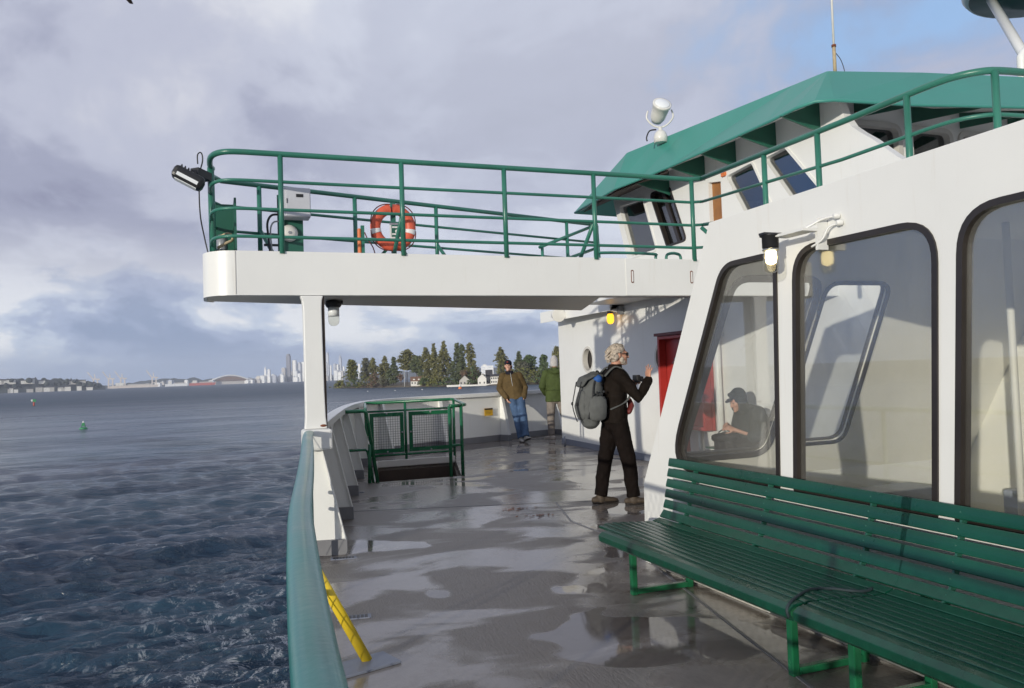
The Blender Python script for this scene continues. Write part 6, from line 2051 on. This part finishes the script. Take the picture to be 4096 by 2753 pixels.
# stadium with a pale arch roof
st_ = thing('stadium', 'far stadium with a pale arched roof on the city shore', 'stadium', polar(1.0, 5950, SEA))
rr_ = V(math.cos(R(1.0)), -math.sin(R(1.0)), 0)
ff_ = V(math.sin(R(1.0)), math.cos(R(1.0)), 0)
p0 = polar(1.0, 5950, SEA)
MB().prism([p0 + rr_ * -140, p0 + rr_ * 150, p0 + rr_ * 150 + V(0, 0, 32), p0 + rr_ * -140 + V(0, 0, 32)], ff_ * 60).build('bowl', 'tower_tan', st_)
arc = [p0 + rr_ * (-130 + 260 * k / 14) + V(0, 0, 26 + 36 * math.sin(PI * k / 14)) for k in range(15)]
MB().loft([p - ff_ * 4 for p in arc], 7, 5, ff_, 8, False).build('roof_arch', 'reflective', st_)
MB().prism([p + V(0, 0, -6) for p in arc], ff_ * 20).build('seating', 'roof_brown', st_)
# port cranes
for az, lab in ((-7.13, 'pale port crane, leftmost of four'), (-6.27, 'pale port crane, second of four'), (-5.57, 'pale port crane, third of four'), (-3.72, 'pale port crane standing apart, rightmost of four')):
    p = polar(az, 5900, SEA)
    r = V(math.cos(R(az)), -math.sin(R(az)), 0)
    t_ = thing('port_crane', lab, 'crane', p, 'cranes of the far port')
    lg = MB()
    for x in (-14, 14):
        lg.bar(p + r * x, p + r * x * 0.8 + V(0, 0, 62), 7)
        lg.bar(p + r * x + V(0, 14, 0), p + r * x * 0.8 + V(0, 14, 62), 7)
    lg.bar(p - r * 14 + V(0, 0, 28), p + r * 14 + V(0, 0, 28), 6)
    lg.build('legs', 'crane_paint', t_)
    MB().bar(p + r * 26 + V(0, 0, 62), p - r * 16 + V(0, 0, 66), 8).build('girder', 'crane_paint', t_)
    MB().bar(p - r * 12 + V(0, 0, 62), p - r * 46 + V(0, 0, 112), 6).build('boom', 'crane_paint', t_)
    MB().bar(p - r * 2 + V(0, 0, 62), p - r * 4 + V(0, 0, 96), 5).build('mast', 'crane_paint', t_)
for az, L_, mt, lab in ((0.0 - 0.75, 150, 'ship_red', 'red hulled cargo ship along the far port'), (-2.35, 130, 'tower_white', 'pale ship along the far port left of the red one'), (-4.9, 260, 'crane_paint', 'long pale container stack under the port cranes')):
    p = polar(az, 5150, SEA)
    r = V(math.cos(R(az)), -math.sin(R(az)), 0)
    f = V(math.sin(R(az)), math.cos(R(az)), 0)
    t_ = thing('cargo_ship' if 'ship' in lab else 'container_stack', lab, 'ship' if 'ship' in lab else 'containers', p)
    MB().prism([p + r * (-L_ / 2) + V(0, 0, -1), p + r * (L_ / 2 - 8) + V(0, 0, -1), p + r * (L_ / 2) + V(0, 0, 15), p + r * (-L_ / 2) + V(0, 0, 15)], f * 25).build('hull', mt, t_)
    MB().box(p + r * (-L_ * 0.3) + V(0, 12, 23), (L_ * 0.16, 18, 15), Euler((0, 0, -R(az)))).build('deckhouse', 'house_white', t_)
    MB().box(p + r * (L_ * 0.12) + V(0, 12, 18), (L_ * 0.5, 16, 6), Euler((0, 0, -R(az)))).build('cargo', 'tower_tan', t_)
# big pale shed seen past the island trees
ps = thing('far_shed', 'big pale far building showing between the island trees', 'building', polar(18.7, 3000, SEA))
p = polar(18.7, 3000, SEA)
MB().box(p + V(0, 0, 20), (46, 30, 40), Euler((0, 0, -R(18.7)))).build('wall', 'tower_white', ps)
MB().box(p + V(-10, 0, 42.5), (14, 12, 5), Euler((0, 0, -R(18.7)))).build('roof_unit', 'house_white', ps)

# gull wing at the top edge of the view
gull = thing('gull', 'dark gull flying high, cut by the top edge', 'bird', (-1.2, 13.0, 7.4))
gp = V(-1.215, 13.0, 7.47)
bd = MB()
bd.loft([gp + V(-0.22, 0, -0.03), gp + V(-0.08, 0, 0), gp + V(0.12, 0, 0.02), gp + V(0.24, 0, 0.02)], [0.02, 0.055, 0.05, 0.015], None, (0, 1, 0), 10)
bd.ball(gp + V(-0.24, 0, -0.02), 0.04)
for sy in (-1, 1):
    wpts = [gp + V(0.02, 0.03 * sy, 0.03), gp + V(-0.05, 0.30 * sy, 0.16), gp + V(0.10, 0.62 * sy, 0.06)]
    wv = [wpts[0] + V(-0.09, 0, 0), wpts[0] + V(0.10, 0, 0), wpts[1] + V(-0.07, 0, 0), wpts[1] + V(0.09, 0, 0), wpts[2] + V(-0.02, 0, 0), wpts[2] + V(0.03, 0, 0)]
    bd.add(wv + [x + V(0, 0, 0.012) for x in wv], [(0, 1, 3, 2), (2, 3, 5, 4), (6, 8, 9, 7), (8, 10, 11, 9), (0, 2, 8, 6), (2, 4, 10, 8), (1, 7, 9, 3), (3, 9, 11, 5), (4, 5, 11, 10), (0, 6, 7, 1)], False)
bd.build('body', 'hatch_brown', gull)

# ------------------------------------------------------------------ damp sea air
hzm = bpy.data.materials.new('haze')
hzm.use_nodes = True
t = hzm.node_tree
for n in list(t.nodes):
    t.nodes.remove(n)
pv = N(t, 'ShaderNodeVolumePrincipled')
pv.inputs['Color'].default_value = (0.80, 0.87, 1.0, 1)
pv.inputs['Density'].default_value = 0.00008
pv.inputs['Anisotropy'].default_value = 0.0
oo = N(t, 'ShaderNodeOutputMaterial')
t.links.new(pv.outputs[0], oo.inputs['Volume'])
MATS['haze'] = hzm
hb = MB().span((-9600, -9600, -10.5), (9600, 9600, 260)).build('haze', 'haze')
hb['kind'] = 'stuff'
